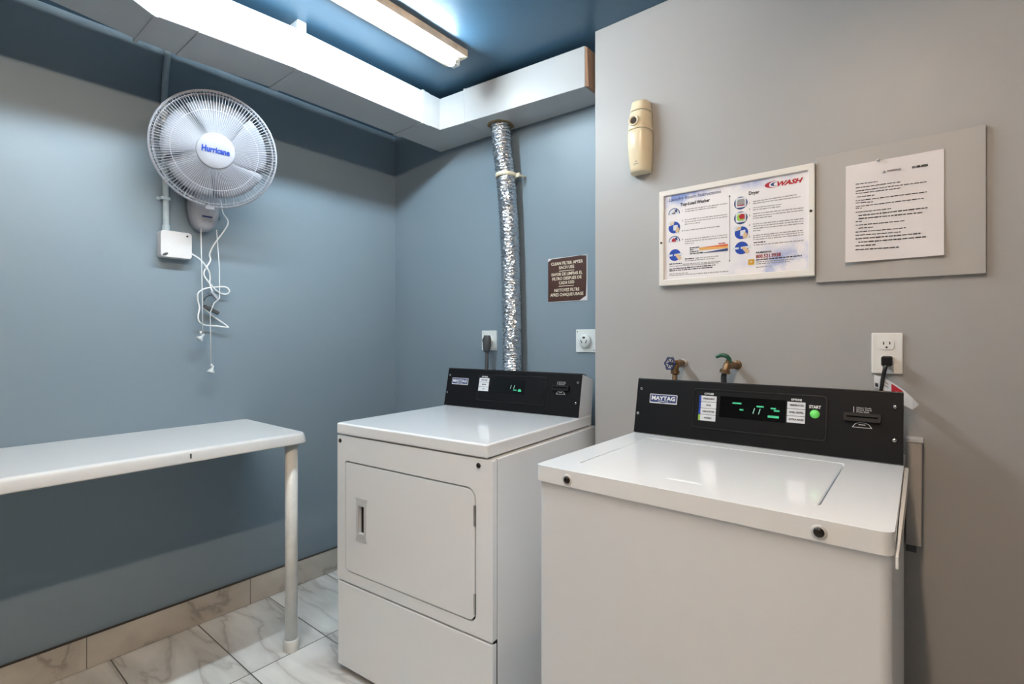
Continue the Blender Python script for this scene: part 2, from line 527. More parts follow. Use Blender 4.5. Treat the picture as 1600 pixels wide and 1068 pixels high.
loft(bm, [[(-1.6445, 1.878, 2.221), (-1.6445, 1.679, 2.221), (-1.6445, 1.679, 2.377), (-1.6445, 1.878, 2.377)],
          [(-1.030, 1.882, 2.210), (-1.030, 1.728, 2.215), (-1.030, 1.728, 2.377), (-1.030, 1.882, 2.377)]])
obj('duct_run', bm, 'duct', duct, bevel=0.003)
def band(secs, bv=0.0015):
    bm = bmesh.new(); loft(bm, secs); obj('seam_band', bm, 'duct', duct, bevel=bv)
for y, xi in ((.645, -1.832), (.525, -1.848)):
    band([sec_y(y - .006, xi + .003, xi - .215, 2.2215, 2.379), sec_y(y + .006, xi + .003, xi - .215, 2.2215, 2.379)])
band([sec_y(1.560, -1.797, -2.016, 2.2215, 2.379), sec_y(1.574, -1.797, -2.016, 2.2215, 2.379)])
band([sec_y(1.5745, -1.799, -2.015, 2.2225, 2.377), sec_y(1.606, -1.799, -2.015, 2.2225, 2.377)])
band([[(-1.648, 1.879, 2.220), (-1.648, 1.677, 2.220), (-1.648, 1.677, 2.379), (-1.648, 1.879, 2.379)],
      [(-1.641, 1.879, 2.220), (-1.641, 1.677, 2.220), (-1.641, 1.677, 2.379), (-1.641, 1.879, 2.379)]])
bm = bmesh.new()
loft(bm, [sec_y(.957, -1.799, -2.024, 2.2215, 2.4095), sec_y(.992, -1.799, -2.024, 2.2215, 2.4095)])
obj('hanger_strap', bm, 'duct', duct, bevel=0.002)
bm = bmesh.new()
loft(bm, [[(-1.0298, 1.878, 2.214), (-1.0298, 1.729, 2.217), (-1.0298, 1.729, 2.374), (-1.0298, 1.878, 2.374)],
          [(-1.020, 1.878, 2.216), (-1.016, 1.733, 2.213), (-1.022, 1.731, 2.370), (-1.022, 1.878, 2.370)]])
obj('cardboard_cap', bm, 'card', duct, label='torn brown cardboard closing the duct end')
# ragged sealant collar where the hose enters, and drive slips
bm = bmesh.new()
rnd = random.Random(4)
n = 40
ra = []; rb = []; rc = []
hx, hy = -1.527 - XL, 1.800 - YB
for i in range(n):
    a = 2 * PI * i / n
    r = 0.062 + 0.010 * noise.noise(Vector((math.cos(a) * 2, math.sin(a) * 2, 1))) + rnd.uniform(-.002, .002)
    ra.append(bm.verts.new((hx + r * math.cos(a), hy + min(r * math.sin(a), .075), 0.0245)))
    rb.append(bm.verts.new((hx + (r - .006) * math.cos(a), hy + min((r - .006) * math.sin(a), .072), 0.014)))
    rc.append(bm.verts.new((hx + .046 * math.cos(a), hy + .046 * math.sin(a), 0.018)))
for i in range(n):
    j = (i + 1) % n
    bm.faces.new((ra[i], ra[j], rb[j], rb[i])); bm.faces.new((rb[i], rb[j], rc[j], rc[i]))
obj('sealant_collar', bm, 'foam', duct, label='ragged brown sealant round the hose hole')

# ------------------------------------------------------------------ fluorescent strip fixtures
def fluorescent(label, x, y0, y1, mtube, zt=2.357):
    t = thing('fluorescent_light', label, 'ceiling light', (x, (y0 + y1) / 2, ZC))
    L = (y1 - y0) / 2
    bm = platebm([(-.085, 0), (-.085, -.024), (-.070, -.032), (.030, -.032), (.044, -.030), (.044, 0)], [], -L - .035, L + .035)
    obj('housing', bm, 'fixture', t, bevel=0.002)
    for s in (-1, 1):
        bm = bmesh.new()
        box(bm, -.020, .018, s * (L + .008) - .008, s * (L + .008) + .008, zt - ZC - .012, -.031)
        obj('lamp_holder', bm, 'box_white', t, bevel=0.003)
    z = zt - ZC
    tb = obj('tube', cylbm((0, -L + .012, z), (0, L - .012, z), 0.019, n=24), mtube, t)
    for s in (-1, 1):
        obj('end_cap', cylbm((0, s * (L - .012), z), (0, s * (L + .001), z), 0.0185, n=24), 'brass_cap', tb)
    return t
fluorescent('lit white fluorescent tube on a scuffed strip fixture beside the duct', -1.495, .14, 1.468, 'tube_cool')
fluorescent('warm fluorescent tube on the ceiling over the washer', -0.14, -1.44, 0.98, 'tube_warm')

# ------------------------------------------------------------------ vent hose
def hose():
    t = thing('vent_hose', 'crinkled silver foil vent hose running from dryer to ceiling duct', 'hose', (-1.47, 1.83, 1.0))
    ctrl = [(-1.527, 1.803, 2.235), (-1.524, 1.808, 2.12), (-1.510, 1.822, 1.95), (-1.497, 1.832, 1.70), (-1.487, 1.833, 1.40), (-1.481, 1.832, 1.10), (-1.48, 1.831, 0.60), (-1.48, 1.831, 0.20)]
    path = smooth_path(ctrl, 60)
    N = len(path); n = 72
    bm = bmesh.new(); rings = []
    s = 0
    for i, p in enumerate(path):
        if i: s += (p - path[i - 1]).length
        ring = []
        for k in range(n):
            a = 2 * PI * k / n
            ph = s / 0.0165 + a / (2 * PI)
            rr = 0.0445 + 0.0026 * math.cos(2 * PI * ph)
            q = Vector((math.cos(a) * 3.0, math.sin(a) * 3.0, s * 60))
            rr += 0.0022 * noise.noise(q) + 0.0012 * noise.noise(q * 3.1)
            ring.append(bm.verts.new(p + Vector((rr * math.cos(a), rr * math.sin(a), 0)) - Vector((-1.47, 1.83, 1.0))))
        rings.append(ring)
    for a, b in zip(rings, rings[1:]):
        for k in range(n):
            f = bm.faces.new((a[k], a[(k + 1) % n], b[(k + 1) % n], b[k])); f.smooth = True
    obj('foil_duct', bm, 'foil', t)
    bm = bmesh.new()
    c = Vector((-1.511, 1.821, 1.983)) - Vector((-1.47, 1.83, 1.0))
    lathe(bm, [(.0475, -.009), (.0495, -.009), (.0495, .009), (.0475, .009), (.0475, -.009)], 40, Matrix.Translation(c))
    box(bm, c.x + .040, c.x + .070, c.y + .012, c.y + .018, c.z - .012, c.z + .006)
    cyl(bm, (c.x + .066, c.y + .015, c.z - .004), (c.x + .066, c.y + .060, c.z - .004), .005, n=12)
    obj('strap', bm, 'cream', t, label='cream plastic strap pinning the hose to the wall')
hose()

# ------------------------------------------------------------------ conduit and box on the left wall (local x = world y, local -y = out)
def on_left(name, label, cat, y, z): return thing(name, label, cat, (XL, y, z), PI / 2)
t = on_left('conduit_pipe', 'thin painted conduit running from ceiling down to the square white box', 'pipe', 0.715, 1.66)
p = smooth_path([(.006, -.020, .7495), (.004, -.014, .70), (-.002, -.012, .62), (-.006, -.012, .5), (-.004, -.012, .3), (0, -.012, .15), (0, -.014, 0)], 8)
obj('pipe', sweepbm(p, .0115, 14), 'conduit', t)
for z in (.435, .133):
    bm = bmesh.new(); box(bm, -.020, .013, -.0255, -.0238, z - .006, z + .006); box(bm, -.030, -.017, -.004, 0, z - .006, z + .006); box(bm, -.0205, -.0185, -.0255, 0, z - .006, z + .006)
    obj('clip', bm, 'conduit', t, bevel=.001)
obj('connector', cylbm((0, -.014, .0), (0, -.014, .026), .0145, n=20), 'conduit', t, bevel=.002)

t = on_left('junction_box', 'square white plastic box at the foot of the conduit', 'electrical box', 0.742, 1.553)
obj('housing', platebm(rrect(-.055, .055, 0, .106, .010), [], -.044, 0), 'box_white', t, bevel=.003)
obj('cover', platebm(rrect(-.0555, .0555, -.0005, .1065, .012), [], -.050, -.0445), 'box_white', t, bevel=.002)
obj('screw', cylbm((.038, -.0515, .092), (.038, -.049, .092), .004, n=14), 'dark_screw', t)
bm = bmesh.new(); lathe(bm, [(.010, 0), (.0115, .0008), (.013, 0)], 24, Matrix.Translation((0, -.050, .055)) @ Matrix.Rotation(PI / 2, 4, 'X'))
obj('embossed_ring', bm, 'box_white', t)
bm = bmesh.new(); lathe(bm, [(0, .0008), (.007, .0006), (.0085, 0)], 20, Matrix.Translation((-.040, -.0505, .010)) @ Matrix.Rotation(PI / 2, 4, 'X') @ Matrix.Rotation(.5, 4, 'Z') @ Matrix.Diagonal((1.3, .6, 1, 1)))
obj('knockout', bm, 'dark_grey', t)

# ------------------------------------------------------------------ wall fan
fan = on_left('wall_fan', 'white round wall fan with wire grille and tangled cords', 'fan', 0.846, 1.68)
# base housing: oval body
bm = bmesh.new()
rings = []
prof = [(0.0, .030, 1.0), (.0, .045, 1.0), (.03, .052, .97), (.055, .048, .82), (.070, .038, .55), (.074, .020, .25)]
N = 36
def oval(sx, y, zc, hz, s):
    r = []
    for i in range(N):
        a = 2 * PI * i / N
        ca, sa = math.cos(a), math.sin(a)
        r.append(bm.verts.new((math.copysign(abs(ca) ** .8, ca) * sx * s, y, zc + math.copysign(abs(sa) ** .8, sa) * hz * s)))
    return r
for y, s in ((0, .97), (-.03, 1.0), (-.055, .97), (-.068, .88), (-.076, .70)):
    rings.append(oval(.057, y, .125, .128, s))
for a, b in zip(rings, rings[1:]):
    for i in range(N):
        f = bm.faces.new((a[i], a[(i + 1) % N], b[(i + 1) % N], b[i])); f.smooth = True
bm.faces.new(rings[0]); bm.faces.new(rings[-1])
basem = obj('base', bm, 'fan_white', fan)
obj('indicator_strip', platebm(rrect(-.020, .020, .052, .0585, .003), [], -.0785, -.0755), 'ink_navy', basem)
for a_ in ((-.016, -.006, -.077, -.0755, .036, .038), (.006, .016, -.077, -.0755, .036, .038), (-.004, .006, -.0772, -.0757, .074, .078)): obj('marking', boxbm(*a_), 'ink_grey', basem)
# neck
head_c = Vector((-2.14, .8055, 1.954))
cam_p = Vector((0, 0, 1.225))
nrm = (cam_p - head_c).normalized()
fan_m = fan.matrix_basis.copy()
Rz = Matrix.Rotation(-PI / 2, 4, 'Z')
def to_fan(p): return Rz @ (Vector(p) - Vector((XL, .846, 1.68)))
hc = to_fan(head_c)
nl = (Rz @ nrm.to_4d()).to_3d().normalized()
obj('neck', sweepbm(smooth_path([(0, -.035, .20), (0, -.07, .26), tuple(hc - nl * .13)], 6), .022, 16), 'fan_white', fan)
# head frame: local z = facing direction
zx = nl; xx = Vector((0, 0, 1)).cross(zx).normalized(); yy = zx.cross(xx)
HM = Matrix.Translation(hc) @ Matrix((xx, yy, zx)).transposed().to_4x4() @ Matrix.Rotation(math.radians(-4), 4, 'Z')
def headobj(name, bm, m, parent=fan, **k):
    for v in bm.verts: v.co = HM @ v.co
    return obj(name, bm, m, parent, **k)
bm = bmesh.new(); lathe(bm, [(0, -.150), (.035, -.148), (.052, -.135), (.056, -.09), (.050, -.055), (.02, -.045), (0, -.045)], 36)
headobj('motor_housing', bm, 'fan_white')
R = .215
def wires(bm, n, prof, r, sides=5):
    for i in range(n):
        a = 2 * PI * i / n
        sweep(bm, [(q * math.cos(a), q * math.sin(a), h) for q, h in prof], r, sides, caps=False)
def ringw(bm, q, h, r, n=72, sides=6):
    sweep(bm, [(q * math.cos(2 * PI * i / n), q * math.sin(2 * PI * i / n), h) for i in range(n)], r, sides, closed=True)
bm = bmesh.new()
wires(bm, 120, [(.060, .040), (.110, .037), (.155, .029), (.188, .015), (.205, .0), (.2145, -.014)], .00105)
ringw(bm, .147, .0295, .0013); ringw(bm, .203, .003, .0013); ringw(bm, .2145, -.015, .003)
front = headobj('front_grille', bm, 'fan_wire', label='front wire grille')
bm = bmesh.new()
wires(bm, 90, [(.050, -.075), (.11, -.072), (.165, -.064), (.198, -.046), (.2135, -.022)], .00105)
ringw(bm, .12, -.071, .0013); ringw(bm, .203, -.040, .0013); ringw(bm, .2145, -.021, .003)
headobj('rear_grille', bm, 'fan_wire', label='rear wire grille')
bm = bmesh.new(); lathe(bm, [(.2155, -.010), (.2195, -.012), (.2195, -.026), (.2155, -.028)], 96)
headobj('rim', bm, 'fan_white')
bm = bmesh.new(); lathe(bm, [(.066, .036), (.066, .042), (.060, .0455), (.030, .048), (0, .0485)], 48)
cap = headobj('hub_cap', bm, 'fan_white')
o = text('maker_name', 'Hurricane', .029, 'ink_blue', cap, 0, 0, 0, width=.094, align='CENTER', shear=0.0, bold=.0013, ext=.0004)
me = o.data
for v in me.vertices: v.co = HM @ (v.co + Vector((0, -.006, .0492)))
o.location = (0, 0, 0); o.rotation_euler = (0, 0, 0)
# blades
for b in range(5):
    bm = bmesh.new(); rows = []
    for i in range(9):
        q = .028 + (.182 - .028) * i / 8
        half = .56 + .12 * math.sin(PI * min(1, i / 8 * .9))
        row = []
        for k in range(7):
            t_ = k / 6 - .5
            a = 2 * PI * b / 5 + t_ * 2 * half + .35 * (i / 8)
            row.append(bm.verts.new((q * math.cos(a), q * math.sin(a), -.028 + t_ * .045 * (1 - .3 * i / 8))))
        rows.append(row)
    for r0, r1 in zip(rows, rows[1:]):
        for k in range(6):
            f = bm.faces.new((r0[k], r0[k + 1], r1[k + 1], r1[k])); f.smooth = True
    o = headobj('blade', bm, 'fan_blade')
    s = o.modifiers.new('thick', 'SOLIDIFY'); s.thickness = .0022
bm = bmesh.new(); lathe(bm, [(0, .002), (.026, 0), (.030, -.01), (.030, -.045)], 30)
headobj('spinner', bm, 'fan_white')
bm = bmesh.new(); box(bm, -.020, .012, -.226, -.212, -.030, -.004)
headobj('rim_clip', bm, 'fan_white', bevel=.002)
# cords (local x = y - .846, z - 1.68)
def cl(pts, d=-.030, wob=.006):
    return smooth_path([(y - .846, d + wob * math.sin(i * 1.7), z - 1.68) for i, (y, z) in enumerate(pts)], 7)
A = [(.915, 1.83), (.927, 1.777), (.945, 1.729), (.89, 1.634), (.873, 1.589), (.876, 1.558), (.848, 1.505), (.862, 1.472), (.905, 1.429), (.938, 1.418), (.95, 1.432), (.938, 1.449), (.905, 1.448), (.855, 1.437), (.826, 1.416), (.827, 1.385), (.834, 1.355), (.826, 1.317), (.831, 1.294), (.855, 1.281), (.897, 1.278), (.938, 1.273), (.941, 1.279), (.89, 1.319), (.845, 1.357)]
cordo = obj('power_cord', sweepbm(cl(A), .0030, 8), 'cord_white', fan)
obj('power_cord', sweepbm(cl([(.797, 1.582), (.803, 1.579), (.834, 1.557), (.862, 1.518), (.873, 1.488), (.873, 1.458), (.883, 1.419), (.901, 1.397)], -.034), .0030, 8), 'cord_white', fan)
def blk(bm, p, q, wd, d0=-.045, d1=-.025):
    p = Vector((p[0] - .846, 0, p[1] - 1.68)); q = Vector((q[0] - .846, 0, q[1] - 1.68))
    d = q - p; L = d.length; a = math.atan2(d.z, d.x)
    box(bm, 0, L, d0, d1, -wd / 2, wd / 2, Matrix.Translation(p) @ Matrix.Rotation(-a, 4, 'Y'))
bm = bmesh.new(); blk(bm, (.876, 1.424), (.902, 1.392), .011)
obj('plug', bm, 'fan_white', cordo, bevel=.002)
bm = bmesh.new(); blk(bm, (.848, 1.362), (.905, 1.332), .014)
obj('plug_adapter', bm, 'dark_grey', cordo, bevel=.002, label='grey plug body')
obj('dark_wire', sweepbm(cl([(.845, 1.382), (.853, 1.398), (.868, 1.408), (.882, 1.412)], -.040, 0), .0018, 6), 'black_plastic', cordo)
for i, (pts, kn) in enumerate(((([(.829, 1.69), (.832, 1.523), (.834, 1.424), (.836, 1.248)]), (.828, 1.226)), (([(.890, 1.69), (.901, 1.53), (.902, 1.397), (.880, 1.375), (.865, 1.333), (.868, 1.117)]), (.870, 1.088)))):
    c_ = obj('pull_cord', sweepbm([(y - .846, -.055, z - 1.68) for y, z in pts], .0017, 6), 'cord_white', fan)
    bm = bmesh.new()
    tilt = Matrix.Translation((kn[0] - .846, -.055, kn[1] - 1.68)) @ Matrix.Rotation(.7 if i == 0 else .35, 4, 'Y')
    lathe(bm, [(0, .022), (.004, .021), (.005, .008), (.013, -.002), (.016, -.010), (.013, -.011), (0, -.006)], 20, tilt)
    obj('pull_knob', bm, 'clear', c_, label='cloudy clear plastic bell knob')
    obj('cord_bead', sweepbm([(kn[0] - .846, -.055, kn[1] - 1.68 + .014), (kn[0] - .846, -.055, kn[1] - 1.68 + .028)], .004, 10), 'box_white', c_)

# ------------------------------------------------------------------ table along the left wall
tbl = thing('folding_table', 'long narrow white plastic table standing against the left wall', 'table', (-2.14, 0.12, 0))
X0, X1, Y0, Y1 = -2.408 + 2.14, -1.882 + 2.14, -.95 - .12, 1.045 - .12
bm = bmesh.new()
rs = []
for (inset, z, r) in ((.012, .855, .035), (.006, .853, .038), (.001, .843, .042), (-.004, .818, .045), (-.004, .814, .045), (.006, .814, .04)):
    pts = rrect(X0, X1 - inset, Y0 + inset, Y1 - inset, r, 6, rs=[.01, r, r * .8, .012])
    rs.append([bm.verts.new((px, py, z)) for px, py in pts])
for a, b in zip(rs, rs[1:]):
    for i in range(len(a)):
        f = bm.faces.new((a[i], a[(i + 1) % len(a)], b[(i + 1) % len(a)], b[i])); f.smooth = True
bm.faces.new(rs[0])
# underside
pts = rrect(X0, X1 - .03, Y0 + .03, Y1 - .03, .03, 6, rs=[.01, .03, .03, .012])
inn = [bm.verts.new((px, py, .825)) for px, py in pts]
for i in range(len(inn)):
    bm.faces.new((rs[-1][i], rs[-1][(i + 1) % len(inn)], inn[(i + 1) % len(inn)], inn[i]))
bm.faces.new(inn)
tt = obj('tabletop', bm, 'table', tbl)
bm = bmesh.new(); box(bm, X1 - .0005, X1 + .0035, .63 - .12, .634 - .12, .827, .842)
obj('edge_scuff', bm, 'dark_grey', tt)
for yy_ in (1.0, -.85):
    lx, ly = -1.927 + 2.14, yy_ - .12
    lg = obj('leg', cylbm((lx, ly, .03), (lx, ly, .826), .0235, n=28), 'pole', tbl)
    bm = bmesh.new(); lathe(bm, [(0, 0), (.027, 0), (.0285, .004), (.0285, .040), (.027, .044), (.0235, .046)], 28, Matrix.Translation((lx, ly, 0)))
    obj('foot_cap', bm, 'pole', lg)

# ------------------------------------------------------------------ appliance console (local x along face, z up the slope, y into the body)
def console(parent, loc, tilt, W, H, kind):
    c = bmesh.new()
    # body in sloped frame: black sheet on the face, white shell behind
    top_back = (.105, H * .985); bot_back = (.124, -.030 if kind == 'dryer' else -.028)
    prof = [(0.0, 0.0), (0.0, H), (.012, H + .003), top_back, bot_back]
    vsL = [c.verts.new((.003, y, z)) for y, z in prof]; vsR = [c.verts.new((W - .003, y, z)) for y, z in prof]
    n = len(prof)
    c.faces.new(vsL); c.faces.new(vsR[::-1])
    for i in range(n): c.faces.new((vsL[i], vsL[(i + 1) % n], vsR[(i + 1) % n], vsR[i]))
    body = obj('console', c, 'enamel', parent, loc, (-tilt, 0, 0), bevel=.002, label='slanted control console with a black face')
    # face sheet with a pressed recess frame
    bm = bmesh.new()
    box(bm, 0.001, W - .001, -.004, -.0002, .001, H + .001)
    obj('face_panel', bm, 'black', body, bevel=.0015, label='black metal face sheet')
    obj('top_edge', boxbm(0.001, W - .001, -.004, .034, H + .0012, H + .0048), 'black_painted_sheen', body, bevel=.0015)
    u0, u1, v0, v1 = .184 * W / .686, .530 * W / .686, .205 * H, .90 * H
    ring_o = rrect(u0, u1, v0, v1, .010); ring_i = rrect(u0 + .004, u1 - .004, v0 + .004, v1 - .004, .008)
    obj('control_frame', platebm(ring_o, [ring_i], -.0062, -.0038), 'black_plastic', body, bevel=.001)
    obj('control_panel', platebm(rrect(u0 + .004, u1 - .004, v0 + .004, v1 - .004, .008), [], -.0046, -.0041), 'black', body)
    # badge
    b0, b1, c0, c1 = (.047, .135, .575 * H, .745 * H) if kind == 'washer' else (.033, .128, .585 * H, .76 * H)
    bd = obj('badge', platebm(rrect(b0, b1, c0, c1, .002), [], -.0056, -.0041), 'ink_white', body, label='white bordered blue name badge')
    mid = (b0 + b1) / 2
    obj('badge_field', platebm([(b0 + .002, c0 + .004), (mid - .012, c0 + .003), (mid, c0 + .0015), (mid + .012, c0 + .003), (b1 - .002, c0 + .004), (b1 - .002, c1 - .002), (b0 + .002, c1 - .002)], [], -.0060, -.0057), 'ink_navy', bd)
    text('badge_name', 'MAYTAG', .0175, 'ink_white', bd, mid, -.0064, c0 + .0105, width=(b1 - b0) * .86, align='CENTER', bold=.0006)
    text('badge_subtitle', 'COMMERCIAL', .0052, 'ink_white', bd, mid, -.0064, c0 + .0045, width=(b1 - b0) * .40, align='CENTER')
    # display
    d0, d1, e0, e1 = (.262, .433, .437 * H, .79 * H) if kind == 'washer' else (.262, .434, .448 * H, .80 * H)
    dsp = obj('display', platebm([(d0, e0), (d1, e0), (d1, e1), (d0, e1)], [], -.0056, -.0047), 'black_gloss', body, label='black display window with green lights')
    Yt = -.0062
    def bar(a, b_, v, h, m='led', name='display_light'):
        bm = bmesh.new(); box(bm, a, b_, Yt, Yt + .0004, v * H - h / 2, v * H + h / 2)
        return obj(name, bm, m, dsp)
    def digit(x, v0_, v1_, top=False):
        bm = bmesh.new()
        q = [(x, v0_ * H), (x + .0018, v0_ * H), (x + .0055, v1_ * H), (x + .0037, v1_ * H)]
        plate(bm, q, [], Yt, Yt + .0004)
        if top: box(bm, x + .0037 - .010, x + .0055, Yt, Yt + .0004, v1_ * H - .0016, v1_ * H)
        return obj('display_digit', bm, 'led_pale', dsp)
    if kind == 'washer':
        for a, b_, v, h in ((.297, .321, .686, .0042), (.317, .327, .583, .0042), (.361, .379, .660, .0042), (.397, .410, .645, .0040), (.405, .419, .611, .0042), (.3905, .418, .512, .0062)):
            bar(a, b_, v, h)
        digit(.3515, .534, .627); digit(.366, .533, .622)
    else:
        digit(.363, .565, .655); digit(.380, .565, .655)
        bar(.380, .397, .535, .0036); bar(.404, .420, .525, .0075); bar(.407, .417, .558, .003)
    # key labels
    def keys(x0, x1, z0, z1, k, words, col_tab, title):
        h = (z1 - z0) / k
        text('key_heading', title, .0075, 'ink_white', body, (x0 + x1) / 2, -.0052, z1 + .003, width=(x1 - x0) * .60, align='CENTER', bold=.0003)
        for i in range(k):
            za = z1 - (i + 1) * h
            ky = obj('key_label', platebm([(x0, za + .0006), (x1, za + .0006), (x1, za + h - .0006), (x0, za + h - .0006)], [], -.0058, -.0047), 'label_white', body, label='white touch key label')
            if words[i]:
                text('key_text', words[i], .0062, 'ink_black', ky, (x0 + x1) / 2 + .001, -.0061, za + h / 2 - .002, width=min((x1 - x0) * .8, len(words[i]) * .0037), align='CENTER', bold=.0002)
            if col_tab:
                cm = 'ink_lime' if i == k - 1 else 'ink_blue'
                obj('colour_tab', platebm([(x0 - .0045, za + .0006), (x0 + .001, za + .0006), (x0 + .001, za + h - .0006), (x0 - .0045, za + h - .0006)], [], -.0060, -.0049), cm, ky)
    if kind == 'washer':
        keys(.207, .252, .34 * H, .78 * H, 4, ['PERMANENT', 'WOOL', 'DELICATES', 'NORMAL'], True, 'CYCLES')
        keys(.437, .480, .445 * H, .78 * H, 3, ['TEMPERATURE', 'SOIL LEVEL', 'EXTRA RINSE'], False, 'OPTIONS')
        text('start_text', 'START', .0105, 'ink_white', body, .502, -.0052, .700 * H, width=.027, align='CENTER', bold=.0004)
        bm = bmesh.new(); lathe(bm, [(.0112, 0), (.0112, .0010), (0, .0014)], 28, Matrix.Translation((.502, -.0047, .613 * H)) @ Matrix.Rotation(PI / 2, 4, 'X'))
        obj('start_button', bm, 'start', body, label='round green start button')
    else:
        keys(.192, .247, .453 * H, .80 * H, 3, ['HIGH TEMP', 'MEDIUM', 'LOW'], False, 'CYCLES')
    # card slot
    q = .566 if kind == 'washer' else .570
    vq = .556 if kind == 'washer' else .600
    bm = bmesh.new()
    plate(bm, rrect(q, q + .076, vq * H, vq * H + .0205, .003), [rrect(q + .006, q + .070, vq * H + .009, vq * H + .0125, .0006)], -.014, -.0040)
    sl = obj('card_slot', bm, 'black_plastic', body, bevel=.0012)
    text('slot_text', 'Select Cycle', .0056, 'ink_white', body, q + .026, -.0048, vq * H + .0325, width=.030)
    text('slot_text', 'Insert Card', .0056, 'ink_white', body, q + .026, -.0048, vq * H + .0275, width=.030)
    text('slot_text', 'Press Start', .0056, 'ink_white', body, q + .026, -.0048, vq * H + .0225, width=.026)
    bm = bmesh.new(); box(bm, q + .0195, q + .0208, -.0050, -.0042, vq * H + .0225, vq * H + .0365); obj('slot_mark', bm, 'ink_white', body)
    bm = bmesh.new()
    zz = vq * H - .002
    plate(bm, [(q + .017, zz - .013), (q + .059, zz - .013), (q + .052, zz - .003), (q + .044, zz), (q + .032, zz), (q + .024, zz - .003)],
          [[(q + .0195, zz - .0118), (q + .0565, zz - .0118), (q + .051, zz - .0038), (q + .0435, zz - .0012), (q + .0325, zz - .0012), (q + .025, zz - .0038)]], -.0050, -.0042)
    box(bm, q + .031, q + .045, -.0050, -.0042, zz - .0065, zz - .0045)
    obj('slot_mark', bm, 'ink_white', body)
    for sx, sv in ((.0155, .83), (.011, .36), (W - .017, .81), (W - .018, .335)):
        bm = bmesh.new(); lathe(bm, [(.0048, 0), (.0046, .0018), (.002, .0028), (0, .0024)], 16, Matrix.Translation((sx, -.004, sv * H)) @ Matrix.Rotation(PI / 2, 4, 'X'))
        obj('screw', bm, 'chrome', body)
    return body

# ------------------------------------------------------------------ dryer
dr = thing('dryer', 'white front-loading dryer with a black console, left of the washer', 'dryer', (-1.680, 1.048, 0), math.radians(4.6))
W, D, H = .697, .710, .914
bm = bmesh.new(); box(bm, .001, .715, .0258, D, .020, .8695)
obj('cabinet', bm, 'enamel', dr, bevel=.003)
bm = bmesh.new(); box(bm, .003, .7132, .0105, .0262, .024, .868)
obj('seam_shade', bm, 'gap_shade', dr)  # dark sheet behind the panels, painted shade for the seams
# front panel wraps slightly round the sides
def wrap_panel(outer, holes):
    b = bmesh.new(); plate(b, outer, holes, .0, .022); return b
fp_o = rrect(0, .715, .339, .8685, .004)
hole = rrect(.0455, .6535, .3775, .7785, .022, rs=[.022, .026, .034, .008])
fp = obj('front_panel', wrap_panel(fp_o, [hole]), 'enamel', dr, bevel=.007, seg=3)
lp = obj('lower_panel', platebm(rrect(.001, .715, .024, .3315, .004), [], .0, .022), 'enamel', dr, bevel=.007, seg=3)
slot = rrect(.122, .153, .530, .630, .002, 2)
door = obj('door', platebm(rrect(.0505, .6485, .3825, .7735, .020, rs=[.020, .023, .031, .006]), [slot], -.001, .018), 'enamel', dr, bevel=.0035, seg=3)
bm = bmesh.new()
plate(bm, [(.112, .519), (.163, .519), (.163, .641), (.112, .641)], [[(.1225, .531), (.1525, .531), (.1525, .629), (.1225, .629)]], -.005, -.0008)
plate(bm, [(.105, .503), (.168, .503), (.163, .519), (.112, .519)], [], -.0035, -.0008)
plate(bm, [(.105, .657), (.112, .641), (.163, .641), (.168, .657)], [], -.0035, -.0008)
hd = obj('handle', bm, 'box_white', door, bevel=.0012, label='white recessed pull handle')
bm = bmesh.new(); box(bm, .117, .158, .0145, .0165, .525, .635)
obj('handle_recess', bm, 'panel_grey', door)
for z0 in (.665, .401):
    hg = obj('hinge', boxbm(.645, .6515, -.0025, .004, z0, z0 + .062), 'chrome', door, bevel=.001)
for sx in (.014, .661):
    bm = bmesh.new(); lathe(bm, [(.008, 0), (.0075, .002), (.004, .0035), (0, .0035)], 20, Matrix.Translation((sx + .002, 0.0, .848)) @ Matrix.Rotation(PI / 2, 4, 'X'))
    obj('screw', bm, 'dark_screw', fp)
obj('top_panel', boxbm(-.001, W + .001, -.004, D - .01, .8725, H), 'enamel', dr, bevel=.007, seg=3)
for fx in (.04, .66):
    for fy in (.05, .66):
        obj('foot', cylbm((fx, fy, 0), (fx, fy, .022), .018, n=16), 'dark_grey', dr)
console(dr, (0, .585, .9145), math.atan2(.035, .166), W, .1697, 'dryer')
CI = (Matrix.Translation((-1.680, 1.048, 0)) @ Matrix.Rotation(math.radians(4.6), 4, 'Z')).inverted()
# dryer cord up to the left outlet
cd = obj('power_cord', sweepbm(smooth_path([tuple(CI @ Vector(q)) for q in [(-1.622, 1.800, .88), (-1.625, 1.808, 1.00), (-1.629, 1.818, 1.10), (-1.633, 1.823, 1.170)]], 8), .009, 12), 'dark_grey', dr, label='thick grey power cord')

# ------------------------------------------------------------------ washer
ws = thing('washer', 'white top-loading washer with a black console, right foreground', 'washing machine', (-.7187, .9764, 0))
W, D = .6865, .685
ZT = .923
bm = bmesh.new(); plate(bm, rrect(.003, W - .003, .008, D, .018, 6, rs=[.018, .018, .004, .004]), [], .020, .886, 'z')
obj('cabinet', bm, 'enamel_dull', ws, bevel=.002)
lid_o = rrect(.072, .5765, .078, .478, .012, 4)
bm = bmesh.new(); plate(bm, rrect(0, W, 0, D, .018, 6, rs=[.014, .018, .004, .004]), [lid_o], .886, ZT, 'z')
tp = obj('top_panel', bm, 'enamel', ws, bevel=.006, seg=3)
obj('lid_well', boxbm(.06, .59, .066, .49, .880, .9035), 'gap_shade', ws)  # well floor coloured near black as shade in the lid gap
a0, a1, b0, b1 = .0735, .573, .0797, .4750
notch = [(a0 + .008, b0), (.285, b0), (.305, b0 + .010), (.350, b0 + .010), (.372, b0), (a1 - .008, b0), (a1, b0 + .008), (a1, b1 - .008), (a1 - .008, b1), (a0 + .008, b1), (a0, b1 - .008), (a0, b0 + .008)]
